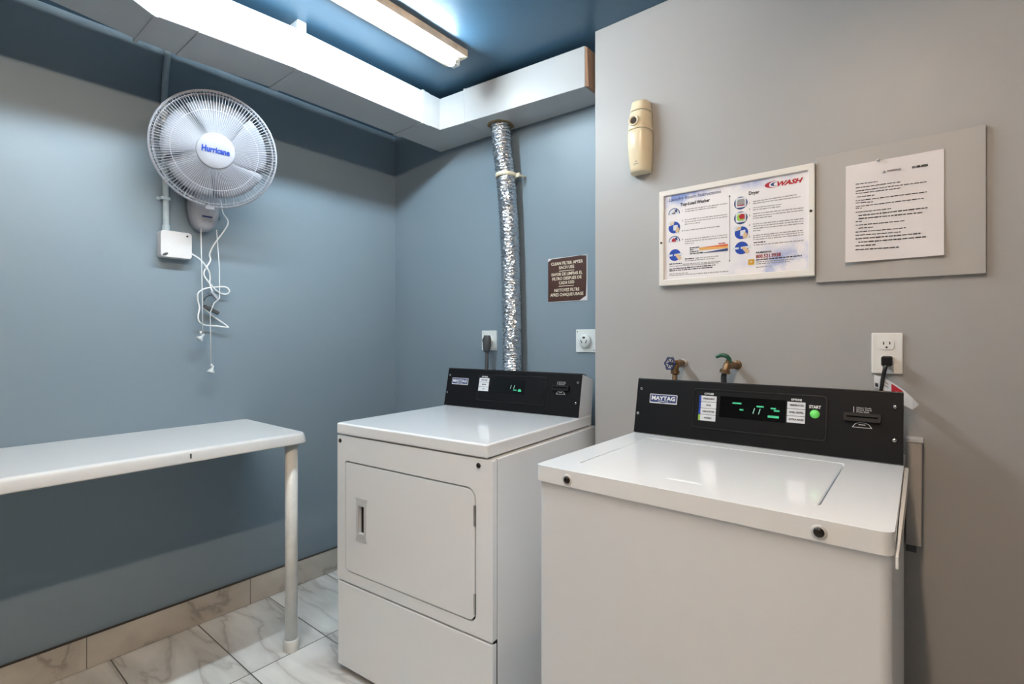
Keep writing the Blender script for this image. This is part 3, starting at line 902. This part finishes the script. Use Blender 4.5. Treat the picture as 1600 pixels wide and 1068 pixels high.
obj('lid', platebm(notch, [], .9055, ZT - .0012, 'z'), 'enamel', ws, bevel=.003, seg=3)
for sx in (.0905, .586):
    bm = bmesh.new(); lathe(bm, [(.0125, 0), (.0120, .002), (.0085, .0022)], 24, Matrix.Translation((sx, 0, .902)) @ Matrix.Rotation(PI / 2, 4, 'X'))
    gr = obj('grommet', bm, 'box_white', tp)
    bm = bmesh.new(); lathe(bm, [(.0085, .0018), (.0078, .004), (.004, .006), (0, .0062)], 20, Matrix.Translation((sx, 0, .902)) @ Matrix.Rotation(PI / 2, 4, 'X'))
    obj('screw', bm, 'dark_screw', gr)
bm = bmesh.new()
vs = [(W + .001, .02, .872), (W + .006, .03, .880), (W + .011, .52, .908), (W + .011, .54, .914), (W + .001, .02, .906), (W + .002, .30, .916)]
pts = [[(W + .001, y, z0), (W + .001 + t_, y, z0), (W + .001 + t_, y, z1), (W + .001, y, z1)] for y, z0, z1, t_ in ((.004, .868, .888, .004), (.16, .872, .903, .006), (.38, .885, .910, .0075), (.56, .900, .915, .008))]
rings = [[bm.verts.new(p) for p in s] for s in pts]
for a, b in zip(rings, rings[1:]):
    for i in range(4): bm.faces.new((a[i], a[(i + 1) % 4], b[(i + 1) % 4], b[i]))
bm.faces.new(rings[0]); bm.faces.new(rings[-1])
obj('side_trim', bm, 'enamel', ws, bevel=.001, label='thin bent white strip along the lid side')
for fx in (.05, .63):
    for fy in (.06, .62):
        obj('foot', cylbm((fx, fy, 0), (fx, fy, .022), .020, n=16), 'dark_grey', ws)
console(ws, (0, .533, ZT + .0008), math.atan2(.035, .166), W, .1697, 'washer')
def wl(p): return (p[0] + .7187, p[1] - .9764, p[2])
pc = obj('power_cord', sweepbm(smooth_path([wl(q) for q in [(-.072, 1.683, 1.160), (-.074, 1.676, 1.150), (-.078, 1.674, 1.13), (-.082, 1.682, 1.105), (-.085, 1.693, 1.06), (-.085, 1.695, .95)]], 8), .0048, 12), 'black_plastic', ws, label='black power cord')
bm = bmesh.new(); plate(bm, [(p[0], p[1]) for p in rrect(-.084 + .7187, -.060 + .7187, 1.150, 1.177, .005, 4)], [], 1.672 - .9764, 1.7095 - .9764)
obj('plug', bm, 'black_plastic', pc, bevel=.003)
# silver warning tag curling off the cord
bm = bmesh.new()
cps = [(-.100, 1.690, 1.126, 1.092), (-.080, 1.682, 1.120, 1.086), (-.060, 1.676, 1.108, 1.070), (-.036, 1.670, 1.090, 1.050), (-.018, 1.667, 1.071, 1.040), (-.005, 1.665, 1.056, 1.053)]
top = [bm.verts.new(wl((x, y, a))) for x, y, a, b in cps]; bot = [bm.verts.new(wl((x, y + .004, b))) for x, y, a, b in cps]
for i in range(len(cps) - 1): bm.faces.new((top[i], top[i + 1], bot[i + 1], bot[i]))
tg = obj('warning_tag', bm, 'silver_tag', pc, label='silver warning tag with a red patch')
s = tg.modifiers.new('t', 'SOLIDIFY'); s.thickness = .0006
def on_tag(x0, x1, f0, f1, m, name):
    bm = bmesh.new()
    def at(x, f):
        for k in range(len(cps) - 1):
            if cps[k][0] <= x <= cps[k + 1][0]:
                t_ = (x - cps[k][0]) / (cps[k + 1][0] - cps[k][0])
                y = cps[k][1] + (cps[k + 1][1] - cps[k][1]) * t_; a = cps[k][2] + (cps[k + 1][2] - cps[k][2]) * t_; b = cps[k][3] + (cps[k + 1][3] - cps[k][3]) * t_
                return wl((x, y - .0016 + .004 * f, a + (b - a) * f))
    n = 5; q = [(at(x0 + (x1 - x0) * i / n, f0), at(x0 + (x1 - x0) * i / n, f1)) for i in range(n + 1)]
    vv = [(bm.verts.new(a), bm.verts.new(b)) for a, b in q]
    for i in range(n): bm.faces.new((vv[i][0], vv[i + 1][0], vv[i + 1][1], vv[i][1]))
    obj(name, bm, m, tg)
on_tag(-.062, -.038, .12, .85, 'ink_red', 'red_patch')
on_tag(-.082, -.068, .25, .35, 'ink_grey', 'tag_print'); on_tag(-.084, -.068, .5, .6, 'ink_grey', 'tag_print')
on_tag(-.098, -.091, .62, .92, 'ink_black', 'tag_hole')
# supply hoses
obj('supply_hose', sweepbm(smooth_path([wl(q) for q in [(-.479, 1.645, 1.114), (-.481, 1.647, 1.098), (-.484, 1.665, 1.06), (-.49, 1.690, .98), (-.49, 1.700, .85)]], 8), .0085, 14), 'black_plastic', ws, label='black rubber supply hose')
obj('supply_hose', sweepbm(smooth_path([wl(q) for q in [(-.640, 1.655, 1.105), (-.642, 1.660, 1.08), (-.645, 1.680, 1.02), (-.65, 1.700, .85)]], 8), .0085, 14), 'brass', ws, label='brass coloured supply hose end')

# ------------------------------------------------------------------ water valves on the right wall
v = thing('water_valve', 'brass wall tap with a dark blue wheel handle above the washer', 'tap', (-.636, YR, 1.140))
bm = bmesh.new(); lathe(bm, [(.0, .0), (.016, 0), (.015, .003), (.011, .006), (.0, .007)], 24, Matrix.Rotation(PI / 2, 4, 'X'))
obj('wall_flange', bm, 'panel_grey', v)
bm = bmesh.new(); cyl(bm, (0, -.004, 0), (0, -.030, 0), .010, n=18); cyl(bm, (0, -.026, 0), (-.002, -.062, -.002), .0135, .0135, n=18); cyl(bm, (-.002, -.055, -.004), (-.004, -.063, -.028), .0095, n=18)
cyl(bm, (-.002, -.058, 0), (-.010, -.082, .001), .0075, .0055, n=16)
bd = obj('valve_body', bm, 'brass', v, bevel=.001)
obj('hose_nut', cylbm((-.004, -.063, -.022), (-.0045, -.065, -.035), .0145, n=10), 'brass', v, bevel=.001)
bm = bmesh.new()
WM = Matrix.Translation((-.012, -.088, .001)) @ Matrix.Rotation(math.radians(-20), 4, 'Z') @ Matrix.Rotation(math.radians(82), 4, 'X')
n = 48; pts = []
for i in range(n):
    a = 2 * PI * i / n; r = .0195 + .0022 * math.cos(6 * a)
    pts.append(WM @ Vector((r * math.cos(a), r * math.sin(a), 0)))
sweep(bm, pts, .0026, 8, closed=True)
for i in range(6):
    a = 2 * PI * i / 6
    sweep(bm, [WM @ Vector((0, 0, 0)), WM @ Vector((.0205 * math.cos(a), .0205 * math.sin(a), 0))], .0018, 6)
cyl(bm, WM @ Vector((0, 0, -.004)), WM @ Vector((0, 0, .004)), .005, n=12)
obj('wheel_handle', bm, 'blue_wheel', v, label='dark blue six-lobed wheel')

v = thing('water_valve', 'brass wall tap with a curved green lever above the washer', 'tap', (-.461, YR, 1.139))
bm = bmesh.new(); lathe(bm, [(.009, 0), (.0145, 0), (.0145, .004), (.009, .005)], 24, Matrix.Rotation(PI / 2, 4, 'X'))
obj('wall_flange', bm, 'brass', v)
bm = bmesh.new(); cyl(bm, (0, -.002, 0), (-.006, -.050, .001), .0095, n=18); cyl(bm, (-.005, -.042, .001), (-.011, -.070, .001), .0135, .012, n=18); cyl(bm, (-.010, -.066, .004), (-.015, -.075, -.018), .0115, n=18); cyl(bm, (-.009, -.066, .004), (-.008, -.070, .018), .007, n=14)
obj('valve_body', bm, 'brass', v, bevel=.001)
obj('hose_nut', cylbm((-.0145, -.0745, -.012), (-.017, -.076, -.024), .0155, n=10), 'brass', v, bevel=.001)
bm = bmesh.new()
lp_ = smooth_path([(-.001, -.066, .008), (-.005, -.070, .022), (-.014, -.074, .031), (-.028, -.078, .032), (-.042, -.080, .026)], 5)
sweep(bm, lp_, .005, 10, rf=lambda t_: .0045 + .0025 * math.sin(PI * t_))
for vtx in bm.verts: vtx.co.y = -.073 + (vtx.co.y + .073) * .8
obj('lever_handle', bm, 'green_lever', v, label='dark green curved lever')

# ------------------------------------------------------------------ things on the right wall
# air freshener
af = thing('air_freshener', 'yellowed cream air freshener dispenser on the right wall', 'air freshener', (-.783, YR, 1.815))
def pod(bm, zs, off=0.0, mi=0):
    N = 28; rings = []
    for z in zs:
        t_ = z / .252
        hw = .030 + .011 * math.sin(PI * min(1, max(0, (t_ * .85 + .12)))) ** .8 + off
        dp = .040 + .030 * math.sin(PI * (0.12 + .80 * t_)) + off
        r = []
        for i in range(N + 1):
            a = PI * i / N
            ca, sa = math.cos(a), math.sin(a)
            r.append(bm.verts.new((math.copysign(abs(ca) ** .75, ca) * hw, -(abs(sa) ** .6) * dp, z)))
        rings.append(r)
    for a, b in zip(rings, rings[1:]):
        for i in range(N):
            f = bm.faces.new((a[i], a[i + 1], b[i + 1], b[i])); f.smooth = True
        f = bm.faces.new((a[0], b[0], b[N], a[N]))
    for r in (rings[0], rings[-1]): bm.faces.new(r)
def zr(a, b, n): return [a + (b - a) * i / n for i in range(n + 1)]
bm = bmesh.new(); pod(bm, zr(.001, .145, 12)); obj('cover', bm, 'beige', af)
bm = bmesh.new(); pod(bm, zr(.147, .214, 8)); mid = obj('nozzle_cover', bm, 'beige', af)
bm = bmesh.new(); pod(bm, zr(.216, .252, 5)); obj('cap', bm, 'beige', af)
bm = bmesh.new(); pod(bm, zr(.002, .250, 20), -.0022); obj('inner_shell', bm, 'beige_dark', af)
bm = bmesh.new(); lathe(bm, [(.0195, -.002), (.0185, .0025), (.0165, .0042), (.0135, .0025), (.0105, -.001)], 28, Matrix.Translation((-.004, -.069, .175)) @ Matrix.Rotation(PI / 2, 4, 'X'))
obj('nozzle_ring', bm, 'beige', mid)
bm = bmesh.new(); lathe(bm, [(.0115, 0), (0, .0004)], 24, Matrix.Translation((-.003, -.0712, .175)) @ Matrix.Rotation(PI / 2, 4, 'X'))
obj('nozzle_hole', bm, 'beige_dark', mid)
bm = bmesh.new(); box(bm, -.010, .010, -.0585, -.0580, .024, .026); box(bm, -.001, .004, -.0602, -.0597, .031, .035)
obj('maker_mark', bm, 'ink_grey', af)

# framed laundry instructions
fr = thing('framed_notice', 'white framed laundry instructions poster on the right wall', 'framed poster', (-.7146, YR, 1.4068))
FW, FH = .4735, .330
bm = platebm([(0, 0), (FW, 0), (FW, FH), (0, FH)], [[(.018, .021), (FW - .018, .021), (FW - .018, FH - .019), (.018, FH - .019)]], -.021, 0)
frm = obj('frame', bm, 'frame_white', fr, bevel=.003)
for sx, sz in ((.009, .150), (FW - .010, .190)):
    obj('screw', cylbm((sx, -.0225, sz), (sx, -.0205, sz), .0038, n=14), 'dark_screw', frm)
sheet = obj('sheet', boxbm(.0175, FW - .0175, -.0135, -.008, .0205, FH - .0185), 'poster', fr, label='printed sheet with pale blue clouds')
Yp = -.0141
text('heading', 'Laundry Room Instructions', .0165, 'ink_navy', sheet, .0324, Yp, .2905, width=.174, shear=.15)
text('heading', 'Top-Load Washer', .0150, 'ink_black', sheet, .0742, Yp, .2690, width=.099, bold=.0004)
text('heading', 'Dryer', .0150, 'ink_black', sheet, .2918, Yp, .2685, width=.031, bold=.0004)
wl_lines = [(.0891, .2551, .2275, .2530), (.0891, .2480, .1934, .2470), (.0891, .2202, .2275, .2175), (.0891, .2125, .2275, .2105), (.0891, .2050, .1423, .2040), (.0857, .1837, .204, .1827), (.0891, .153, .2275, .152), (.0891, .146, .2275, .1445), (.0891, .139, .1193, .138),
            (.1259, .0861, .1997, .0861), (.0891, .0804, .1871, .0798), (.082, .0700, .2059, .068), (.0352, .0660, .1997, .0640), (.0352, .0400, .1026, .0395), (.0352, .0345, .2305, .034),
            (.3045, .2455, .4249, .2462), (.3045, .2393, .4353, .2385), (.3045, .2260, .3841, .2240), (.3045, .2195, .3825, .2175), (.3045, .2071, .443, .2040), (.3045, .1996, .443, .1968), (.3045, .1930, .358, .1918),
            (.3045, .1749, .443, .172), (.3045, .1680, .443, .165), (.3045, .161, .443, .158), (.3045, .1538, .3273, .1532), (.3045, .139, .443, .1375), (.3045, .1328, .443, .1312), (.3045, .1262, .443, .1246), (.3062, .1090, .443, .1075),
            (.3131, .0555, .4171, .0548), (.3131, .0495, .4065, .0489), (.3131, .0391, .358, .0395)]
word_lines('small_print', wl_lines, .0028, 'ink_grey', sheet, Yp + .0003, 3)
word_lines('small_print', [(.0891, .0871, .1226, .0866), (.0352, .0745, .0789, .0735), (.0352, .0570, .1903, .0580), (.0352, .0510, .1808, .0515), (.3062, .1165, .3402, .1161), (.3131, .0617, .4389, .0630)], .0034, 'ink_black', sheet, Yp + .0003, 5)
for i, zz in enumerate((.2532, .2190, .1844, .1545)): text('step_number', str(i + 1), .0085, 'ink_black', sheet, .0790, Yp, zz - .003)
for i, zz in enumerate((.2434, .2240, .2040, .1735, .1375)): text('step_number', str(i + 1), .0085, 'ink_black', sheet, .2925, Yp, zz - .003)
text('service_heading', 'FOR SERVICE CALL', .0068, 'ink_black', sheet, .3131, Yp, .0822, width=.045, bold=.0003)
text('phone_number', '800.521.9938', .0155, 'ink_darkred', sheet, .3131, Yp, .0672, width=.070, bold=.0005)
bm = bmesh.new(); box(bm, .2341, .2350, Yp, Yp + .0004, .067, .275)
for z in (.067, .275): cyl(bm, (.2345, Yp, z), (.2345, Yp + .0004, z), .0022, n=12)
obj('divider', bm, 'ink_black', sheet)
def disc(bm, cx, cz, r, a0=0, a1=2 * PI, d=0.0, n=26, sx=1.0):
    pts = [(cx + r * sx * math.cos(a0 + (a1 - a0) * i / n), cz + r * math.sin(a0 + (a1 - a0) * i / n)) for i in range(n if a1 - a0 > 6.2 else n + 1)]
    plate(bm, pts, [], Yp - d, Yp + .0004 - d)
def shp(name, m, fn):
    bm = bmesh.new(); fn(bm); return obj(name, bm, m, sheet)
r_ = .0202
def poly(bm, pts, d): plate(bm, pts, [], Yp - d, Yp + .0003 - d)
for (cx, cz, kind) in ((.0521, .2455, 'drum'), (.0527, .1990, 'cards'), (.0527, .1500, 'drumr'), (.0548, .1041, 'press'), (.2683, .2472, 'lint'), (.2683, .2001, 'load'), (.2701, .1528, 'cards'), (.2707, .1044, 'press')):
    half = kind in ('drum', 'drumr')
    shp('pictogram', 'ink_blue' if kind in ('cards', 'press') else 'ink_navy', lambda b: disc(b, cx, cz, r_, 0 if half else 0, PI if half else 2 * PI))
    if half:
        shp('pictogram', 'label_white', lambda b: disc(b, cx, cz, r_ - .0028, 0.0, PI, .0005))
        shp('pictogram', 'ink_navy', lambda b: (poly(b, [(cx + .004, cz + .006), (cx + .012, cz + .004), (cx + .010, cz + .015), (cx + .003, cz + .014)], .0010), poly(b, [(cx - .008, cz + .001), (cx + .006, cz + .001), (cx + .002, cz + .005), (cx - .006, cz + .004)], .0010)))
        if kind == 'drumr': shp('pictogram', 'ink_red', lambda b: poly(b, [(cx - .009, cz + .001), (cx + .007, cz), (cx + .004, cz + .009), (cx - .001, cz + .013), (cx - .008, cz + .008)], .0015))
        else: shp('pictogram', 'ink_skin', lambda b: poly(b, [(cx - .004, cz + .004), (cx + .004, cz + .005), (cx + .002, cz + .012)], .0015))
    if kind == 'cards':
        shp('pictogram', 'label_white', lambda b: (poly(b, [(cx - .021, cz + .006), (cx - .002, cz + .010), (cx + .001, cz + .022), (cx - .021, cz + .022)], .0005), poly(b, [(cx - .003, cz - .010), (cx + .012, cz - .010), (cx + .012, cz + .008), (cx - .003, cz + .007)], .0006)))
        shp('pictogram', 'ink_skin', lambda b: (poly(b, [(cx - .016, cz + .009), (cx - .004, cz + .012), (cx + .001, cz + .020), (cx - .012, cz + .018)], .0010), poly(b, [(cx + .004, cz - .017), (cx + .016, cz - .018), (cx + .018, cz - .004), (cx + .008, cz + .001)], .0011)))
    if kind == 'press':
        shp('pictogram', 'label_white', lambda b: (poly(b, [(cx - .027, cz - .004), (cx - .008, cz - .003), (cx - .008, cz + .003), (cx - .027, cz + .003)], .0005), poly(b, [(cx - .002, cz - .003), (cx + .028, cz - .002), (cx + .028, cz + .005), (cx - .002, cz + .003)], .0005)))
        shp('pictogram', 'ink_skin', lambda b: poly(b, [(cx, cz + .002), (cx + .012, cz + .002), (cx + .024, cz - .012), (cx + .016, cz - .020), (cx + .007, cz - .010)], .0010))
    if kind in ('lint', 'load'):
        shp('pictogram', 'label_white', lambda b: plate(b, rrect(cx - .015, cx + .016, cz - .014, cz + .017, .006), [], Yp - .0006, Yp - .0002))
        shp('pictogram', 'ink_grey' if kind == 'lint' else 'ink_lime', lambda b: plate(b, rrect(cx - .011, cx + .012, cz - .009, cz + .012, .006), [], Yp - .0010, Yp - .0006))
        shp('pictogram', 'ink_red', lambda b: poly(b, [(cx - .010, cz - .009), (cx + .012, cz - .009), (cx + .012, cz - .006), (cx - .010, cz - .006)] if kind == 'lint' else [(cx - .001, cz - .004), (cx + .012, cz - .004), (cx + .012, cz + .010), (cx + .002, cz + .013), (cx - .006, cz + .005)], .0014))
# wash temperature chart: wedges growing to the right
shp('temperature_chart', 'ink_orange', lambda b: poly(b, [(.142, .1205), (.2293, .1150), (.2293, .1225)], .0002))
shp('temperature_chart', 'ink_amber', lambda b: poly(b, [(.138, .1195), (.142, .1203), (.2293, .1150), (.2293, .1090), (.138, .1110)], .0003))
shp('temperature_chart', 'ink_navy', lambda b: poly(b, [(.140, .1010), (.2293, .1085), (.2293, .1000)], .0004))
word_lines('chart_labels', [(.106, .1225, .1400, .1222), (.106, .1160, .118, .116), (.106, .1090, .135, .1095), (.106, .1025, .150, .103)], .0032, 'ink_black', sheet, Yp - .0006, 8)
word_lines('chart_heading', [(.200, .1262, .2244, .1262)], .0034, 'ink_red', sheet, Yp + .0002, 9)
shp('logo_square', 'ink_gold', lambda b: plate(b, rrect(.2905, .3085, .0480, .0655, .0025), [], Yp, Yp + .0004))
shp('logo_mark', 'label_white', lambda b: poly(b, [(.2935, .0585), (.3060, .0535), (.3010, .0560), (.3035, .0590)], .0005))
# WASH logo with its swoosh
text('logo_name', 'WASH', .0185, 'ink_red', sheet, .3690, Yp, .2810, width=.069, shear=.35, bold=.0009)
def swoosh(bm, sc, cx=.358, cz=.2868):
    out = []; inn = []
    for i in range(21):
        a = math.radians(70 + 215 * i / 20)
        out.append((cx + .030 * sc * math.cos(a) + .010, cz + .0105 * sc * math.sin(a) + .002))
        th = 1 - .62 * math.sin(PI * i / 20) ** 1
        inn.append((cx + .030 * sc * math.cos(a) * (.62 + .38 * abs(i - 10) / 10) + .012, cz + .0105 * sc * math.sin(a) * (.66 + .34 * abs(i - 10) / 10) + .002))
    plate(bm, out + inn[::-1][1:-1], [], Yp, Yp + .0004)
shp('logo_swoosh', 'ink_red', lambda b: swoosh(b, 1.0))
shp('logo_swoosh', 'ink_navy', lambda b: swoosh(b, .62, .3635))

# grey painted board with a printed notice pinned on it
pn = tag(obj('wall_panel', platebm([(0, 0), (.364, -.002), (.364, .3665), (0, .3655)], [], -.012, 0), 'panel_grey', None, (-.2395, YR, 1.3872), bevel=.0015), 'thin grey painted board on the wall behind the paper notice', 'board')
nt_ = thing('paper_notice', 'white printed warning sheet on the grey painted board', 'notice', (-.1665, YR - .012, 1.4375))
bm = bmesh.new()
PW, PH = .2115, .2735
n, m_ = 16, 20
grid = []
for j in range(m_ + 1):
    row = []
    for i in range(n + 1):
        u, v_ = i / n, j / m_
        curl = .010 * (1 - u) ** 3 * (1 - v_) ** 1.5 + .004 * (1 - v_) ** 3 + .003 * u ** 4 * (1 - v_) + .0015 * math.sin(u * 5 + v_ * 3) ** 2
        row.append(bm.verts.new((u * PW, -.0006 - curl, v_ * PH + .004 * (0 if v_ < 1 else 0))))
    grid.append(row)
for j in range(m_):
    for i in range(n):
        f = bm.faces.new((grid[j][i], grid[j][i + 1], grid[j + 1][i + 1], grid[j + 1][i])); f.smooth = True
sh = obj('sheet', bm, 'paper', nt_)
s = sh.modifiers.new('t', 'SOLIDIFY'); s.thickness = .0003
es = sh.modifiers.new('e', 'EDGE_SPLIT'); es.split_angle = .6
def curl_at(x, z):
    u, v_ = x / PW, z / PH
    return -.0006 - (.010 * (1 - u) ** 3 * (1 - v_) ** 1.5 + .004 * (1 - v_) ** 3 + .003 * u ** 4 * (1 - v_) + .0015 * math.sin(u * 5 + v_ * 3) ** 2)
LN = [(.0236, .218, .073, .2159), (.0236, .2077, .1239, .2055), (.0236, .1984, .1768, .1956), (.0236, .1918, .1228, .1887), (.0264, .1815, .0682, .1801), (.0236, .1712, .1781, .1688), (.0236, .1651, .0626, .1627), (.0236, .1548, .1724, .1532), (.0236, .1501, .0379, .1488), (.0236, .1389, .1031, .1373),
      (.0236, .1024, .1345, .1002), (.0302, .0935, .0637, .0922), (.0236, .0832, .1345, .081), (.0236, .0738, .1228, .0715)]
LB = [(.0302, .1285, .1788, .1272), (.0302, .1201, .168, .1163), (.0236, .1127, .0379, .1115), (.0236, .064, .1646, .062), (.0302, .0538, .1755, .0518), (.0236, .0443, .0712, .043), (.0236, .0336, .12, .0311)]
for nm, ls, h in (('small_print', LN, .0021), ('bold_print', LB, .0028)):
    o = word_lines(nm, ls, h, 'ink_black', sh, 0, 11)
    for vt in o.data.vertices: vt.co.y += curl_at(vt.co.x, vt.co.z) - .0006
o = text('warning_heading', 'WARNING!', .0075, 'ink_black', sh, .094, 0, .2372, width=.030)
o.location.y = curl_at(.10, .238) - .0008
o = text('date_heading', '01-08-2026', .0075, 'ink_black', sh, .1474, 0, .2365, width=.033, bold=.0005)
o.location.y = curl_at(.16, .238) - .0010
bm = bmesh.new(); y = curl_at(.088, .239) - .0008
plate(bm, [(.0845, .2365), (.0915, .2365), (.0880, .2430)], [[(.0857, .2372), (.0903, .2372), (.0880, .2414)]], y, y + .0002)
obj('warning_triangle', bm, 'ink_black', sh)
bm = bmesh.new(); lathe(bm, [(0, .009), (.003, .0085), (.0022, .005), (.0035, .001), (0, 0)], 14, Matrix.Translation((.0745, -.002, .2735)) @ Matrix.Rotation(PI / 2, 4, 'X'))
obj('push_pin', bm, 'box_white', nt_)

# duplex outlet
du = thing('wall_outlet', 'ivory duplex wall outlet holding the black plug of the washer', 'outlet', (-.0730, YR, 1.1835))
obj('cover_plate', platebm(rrect(-.0345, .0345, -.056, .056, .003), [], -.007, 0), 'plate_warm', du, bevel=.003)
for zc in (.0235, -.0195):
    pts = [p for p in rrect(-.0165, .0165, zc - .014, zc + .014, .010, 6)]
    rc = obj('receptacle', platebm(pts, [], -.0088, -.0065), 'plate_warm', du, bevel=.0008)
    bm = bmesh.new(); box(bm, -.0085, -.006, -.0092, -.0086, zc, zc + .008); box(bm, .005, .0075, -.0092, -.0086, zc + .001, zc + .008); cyl(bm, (-.0008, -.0092, zc - .007), (-.0008, -.0086, zc - .007), .0026, n=12)
    obj('slots', bm, 'beige_dark', rc)
obj('screw', cylbm((0, -.0082, .002), (0, -.0068, .002), .0022, n=12), 'plate_warm', du)

# grey box low on the wall beside the washer
gb = thing('wall_box', 'grey painted box on the wall beside the rear of the washer', 'utility box', (-.014, YR, .688))
obj('housing', platebm([(-.018, 0), (.014, 0), (.016, .27), (-.018, .27)], [], -.050, 0), 'panel_grey', gb, bevel=.003)
bm = bmesh.new(); box(bm, -.018, .018, -.053, 0, .268, .275)
obj('top_flange', bm, 'box_white', gb, bevel=.001, label='white paint-caked top edge')
bm = bmesh.new(); box(bm, -.018, .004, -.046, -.004, -.018, .001)
obj('pipe_stub', bm, 'dark_grey', gb)

# ------------------------------------------------------------------ things on the back wall
sg = thing('filter_sign', 'brown sign about cleaning the filter on the back wall', 'sign', (-1.3123, YB, 1.3885))
SW, SH = .202, .1935
obj('backing', platebm([(-.001, -.002), (SW + .001, -.002), (SW + .001, SH + .001), (-.001, SH + .001)], [], -.002, 0), 'silver_tag', sg)
face = obj('face', platebm([(0, 0), (SW * .82, .001), (SW - .006, .018), (SW - .003, .09), (SW - .003, SH - .003), (SW * .85, SH), (.02, SH - .003), (0, SH - .014)], [], -.0032, -.0021), 'sign_brown', sg)
for s_, z_, w_ in (('CLEAN FILTER AFTER', .1620, .165), ('EACH USE', .1430, .078), ('FAVOR DE LIMPIAR EL', .1140, .160), ('FILTRO DESPUES DE', .0945, .152), ('CADA USO', .0755, .080), ('NETTOYEZ FILTRE', .0430, .130), ('APRES CHAQUE USAGE', .0230, .172)):
    text('sign_text', s_, .0185, 'sign_cream', face, SW / 2 - .002, -.0036, z_, width=w_, align='CENTER', bold=.0003)
bm = bmesh.new(); box(bm, .060, .138, -.0038, -.0033, .1325, .1350); box(bm, .058, .136, -.0038, -.0033, .0655, .0680)
obj('sign_rule', bm, 'sign_cream', face)

def dryer_outlet(label, x, z, plug):
    t = thing('dryer_outlet', label, 'outlet', (x, YB, z))
    obj('cover_plate', platebm(rrect(-.049, .049, -.049, .049, .003), [], -.006, 0), 'plate', t, bevel=.002)
    bm = bmesh.new(); lathe(bm, [(0, .022), (.026, .022), (.0285, .018), (.030, 0)], 32, Matrix.Rotation(PI / 2, 4, 'X'))
    rc = obj('receptacle', bm, 'plate', t)
    bm = bmesh.new()
    for a in (math.radians(150), math.radians(30)):
        pass
    box(bm, -.006, .006, -.0228, -.0218, .010, .018)
    for s in (-1, 1):
        box(bm, -.0018, .0018, -.0228, -.0218, -.008, .007, Matrix.Translation((s * .012, 0, -.003)) @ Matrix.Rotation(s * .5, 4, 'Y'))
    obj('slots', bm, 'beige_dark', rc)
    for s in (-1, 1):
        obj('screw', cylbm((s * .040, -.0072, s * -.040), (s * .040, -.0055, s * -.040), .0025, n=10), 'chrome', t)
    return t
dryer_outlet('square white dryer outlet with a grey plug, left of the foil hose', -1.6665, 1.2135, True)
dryer_outlet('empty square white dryer outlet beside the wall corner', -1.1150, 1.2135, False)
# dryer plug, part of the dryer's cord
bm = bmesh.new()
inv = (Matrix.Translation((-1.680, 1.048, 0)) @ Matrix.Rotation(math.radians(4.6), 4, 'Z')).inverted()
def dl(p): return inv @ Vector(p)
N = 24; rings = []
for t_ in range(9):
    f = t_ / 8
    z = 1.239 - f * .080
    wd = .008 + .016 * math.sin(PI * min(1, .18 + f * .62)) ** .9 * (1 - .25 * f)
    dp = .013 + .006 * math.sin(PI * f)
    yc = YB - .056 - .004 * f
    rings.append([bm.verts.new(dl((-1.634 + wd * math.cos(2 * PI * i / N), yc + dp * math.sin(2 * PI * i / N), z))) for i in range(N)])
for a, b in zip(rings, rings[1:]):
    for i in range(N):
        f = bm.faces.new((a[i], a[(i + 1) % N], b[(i + 1) % N], b[i])); f.smooth = True
bm.faces.new(rings[0]); bm.faces.new(rings[-1])
cyl(bm, dl((-1.648, YB - .050, 1.2135)), dl((-1.662, YB - .0225, 1.2135)), .019, n=20)
obj('plug', bm, 'dark_grey', cd, label='large grey dryer plug')
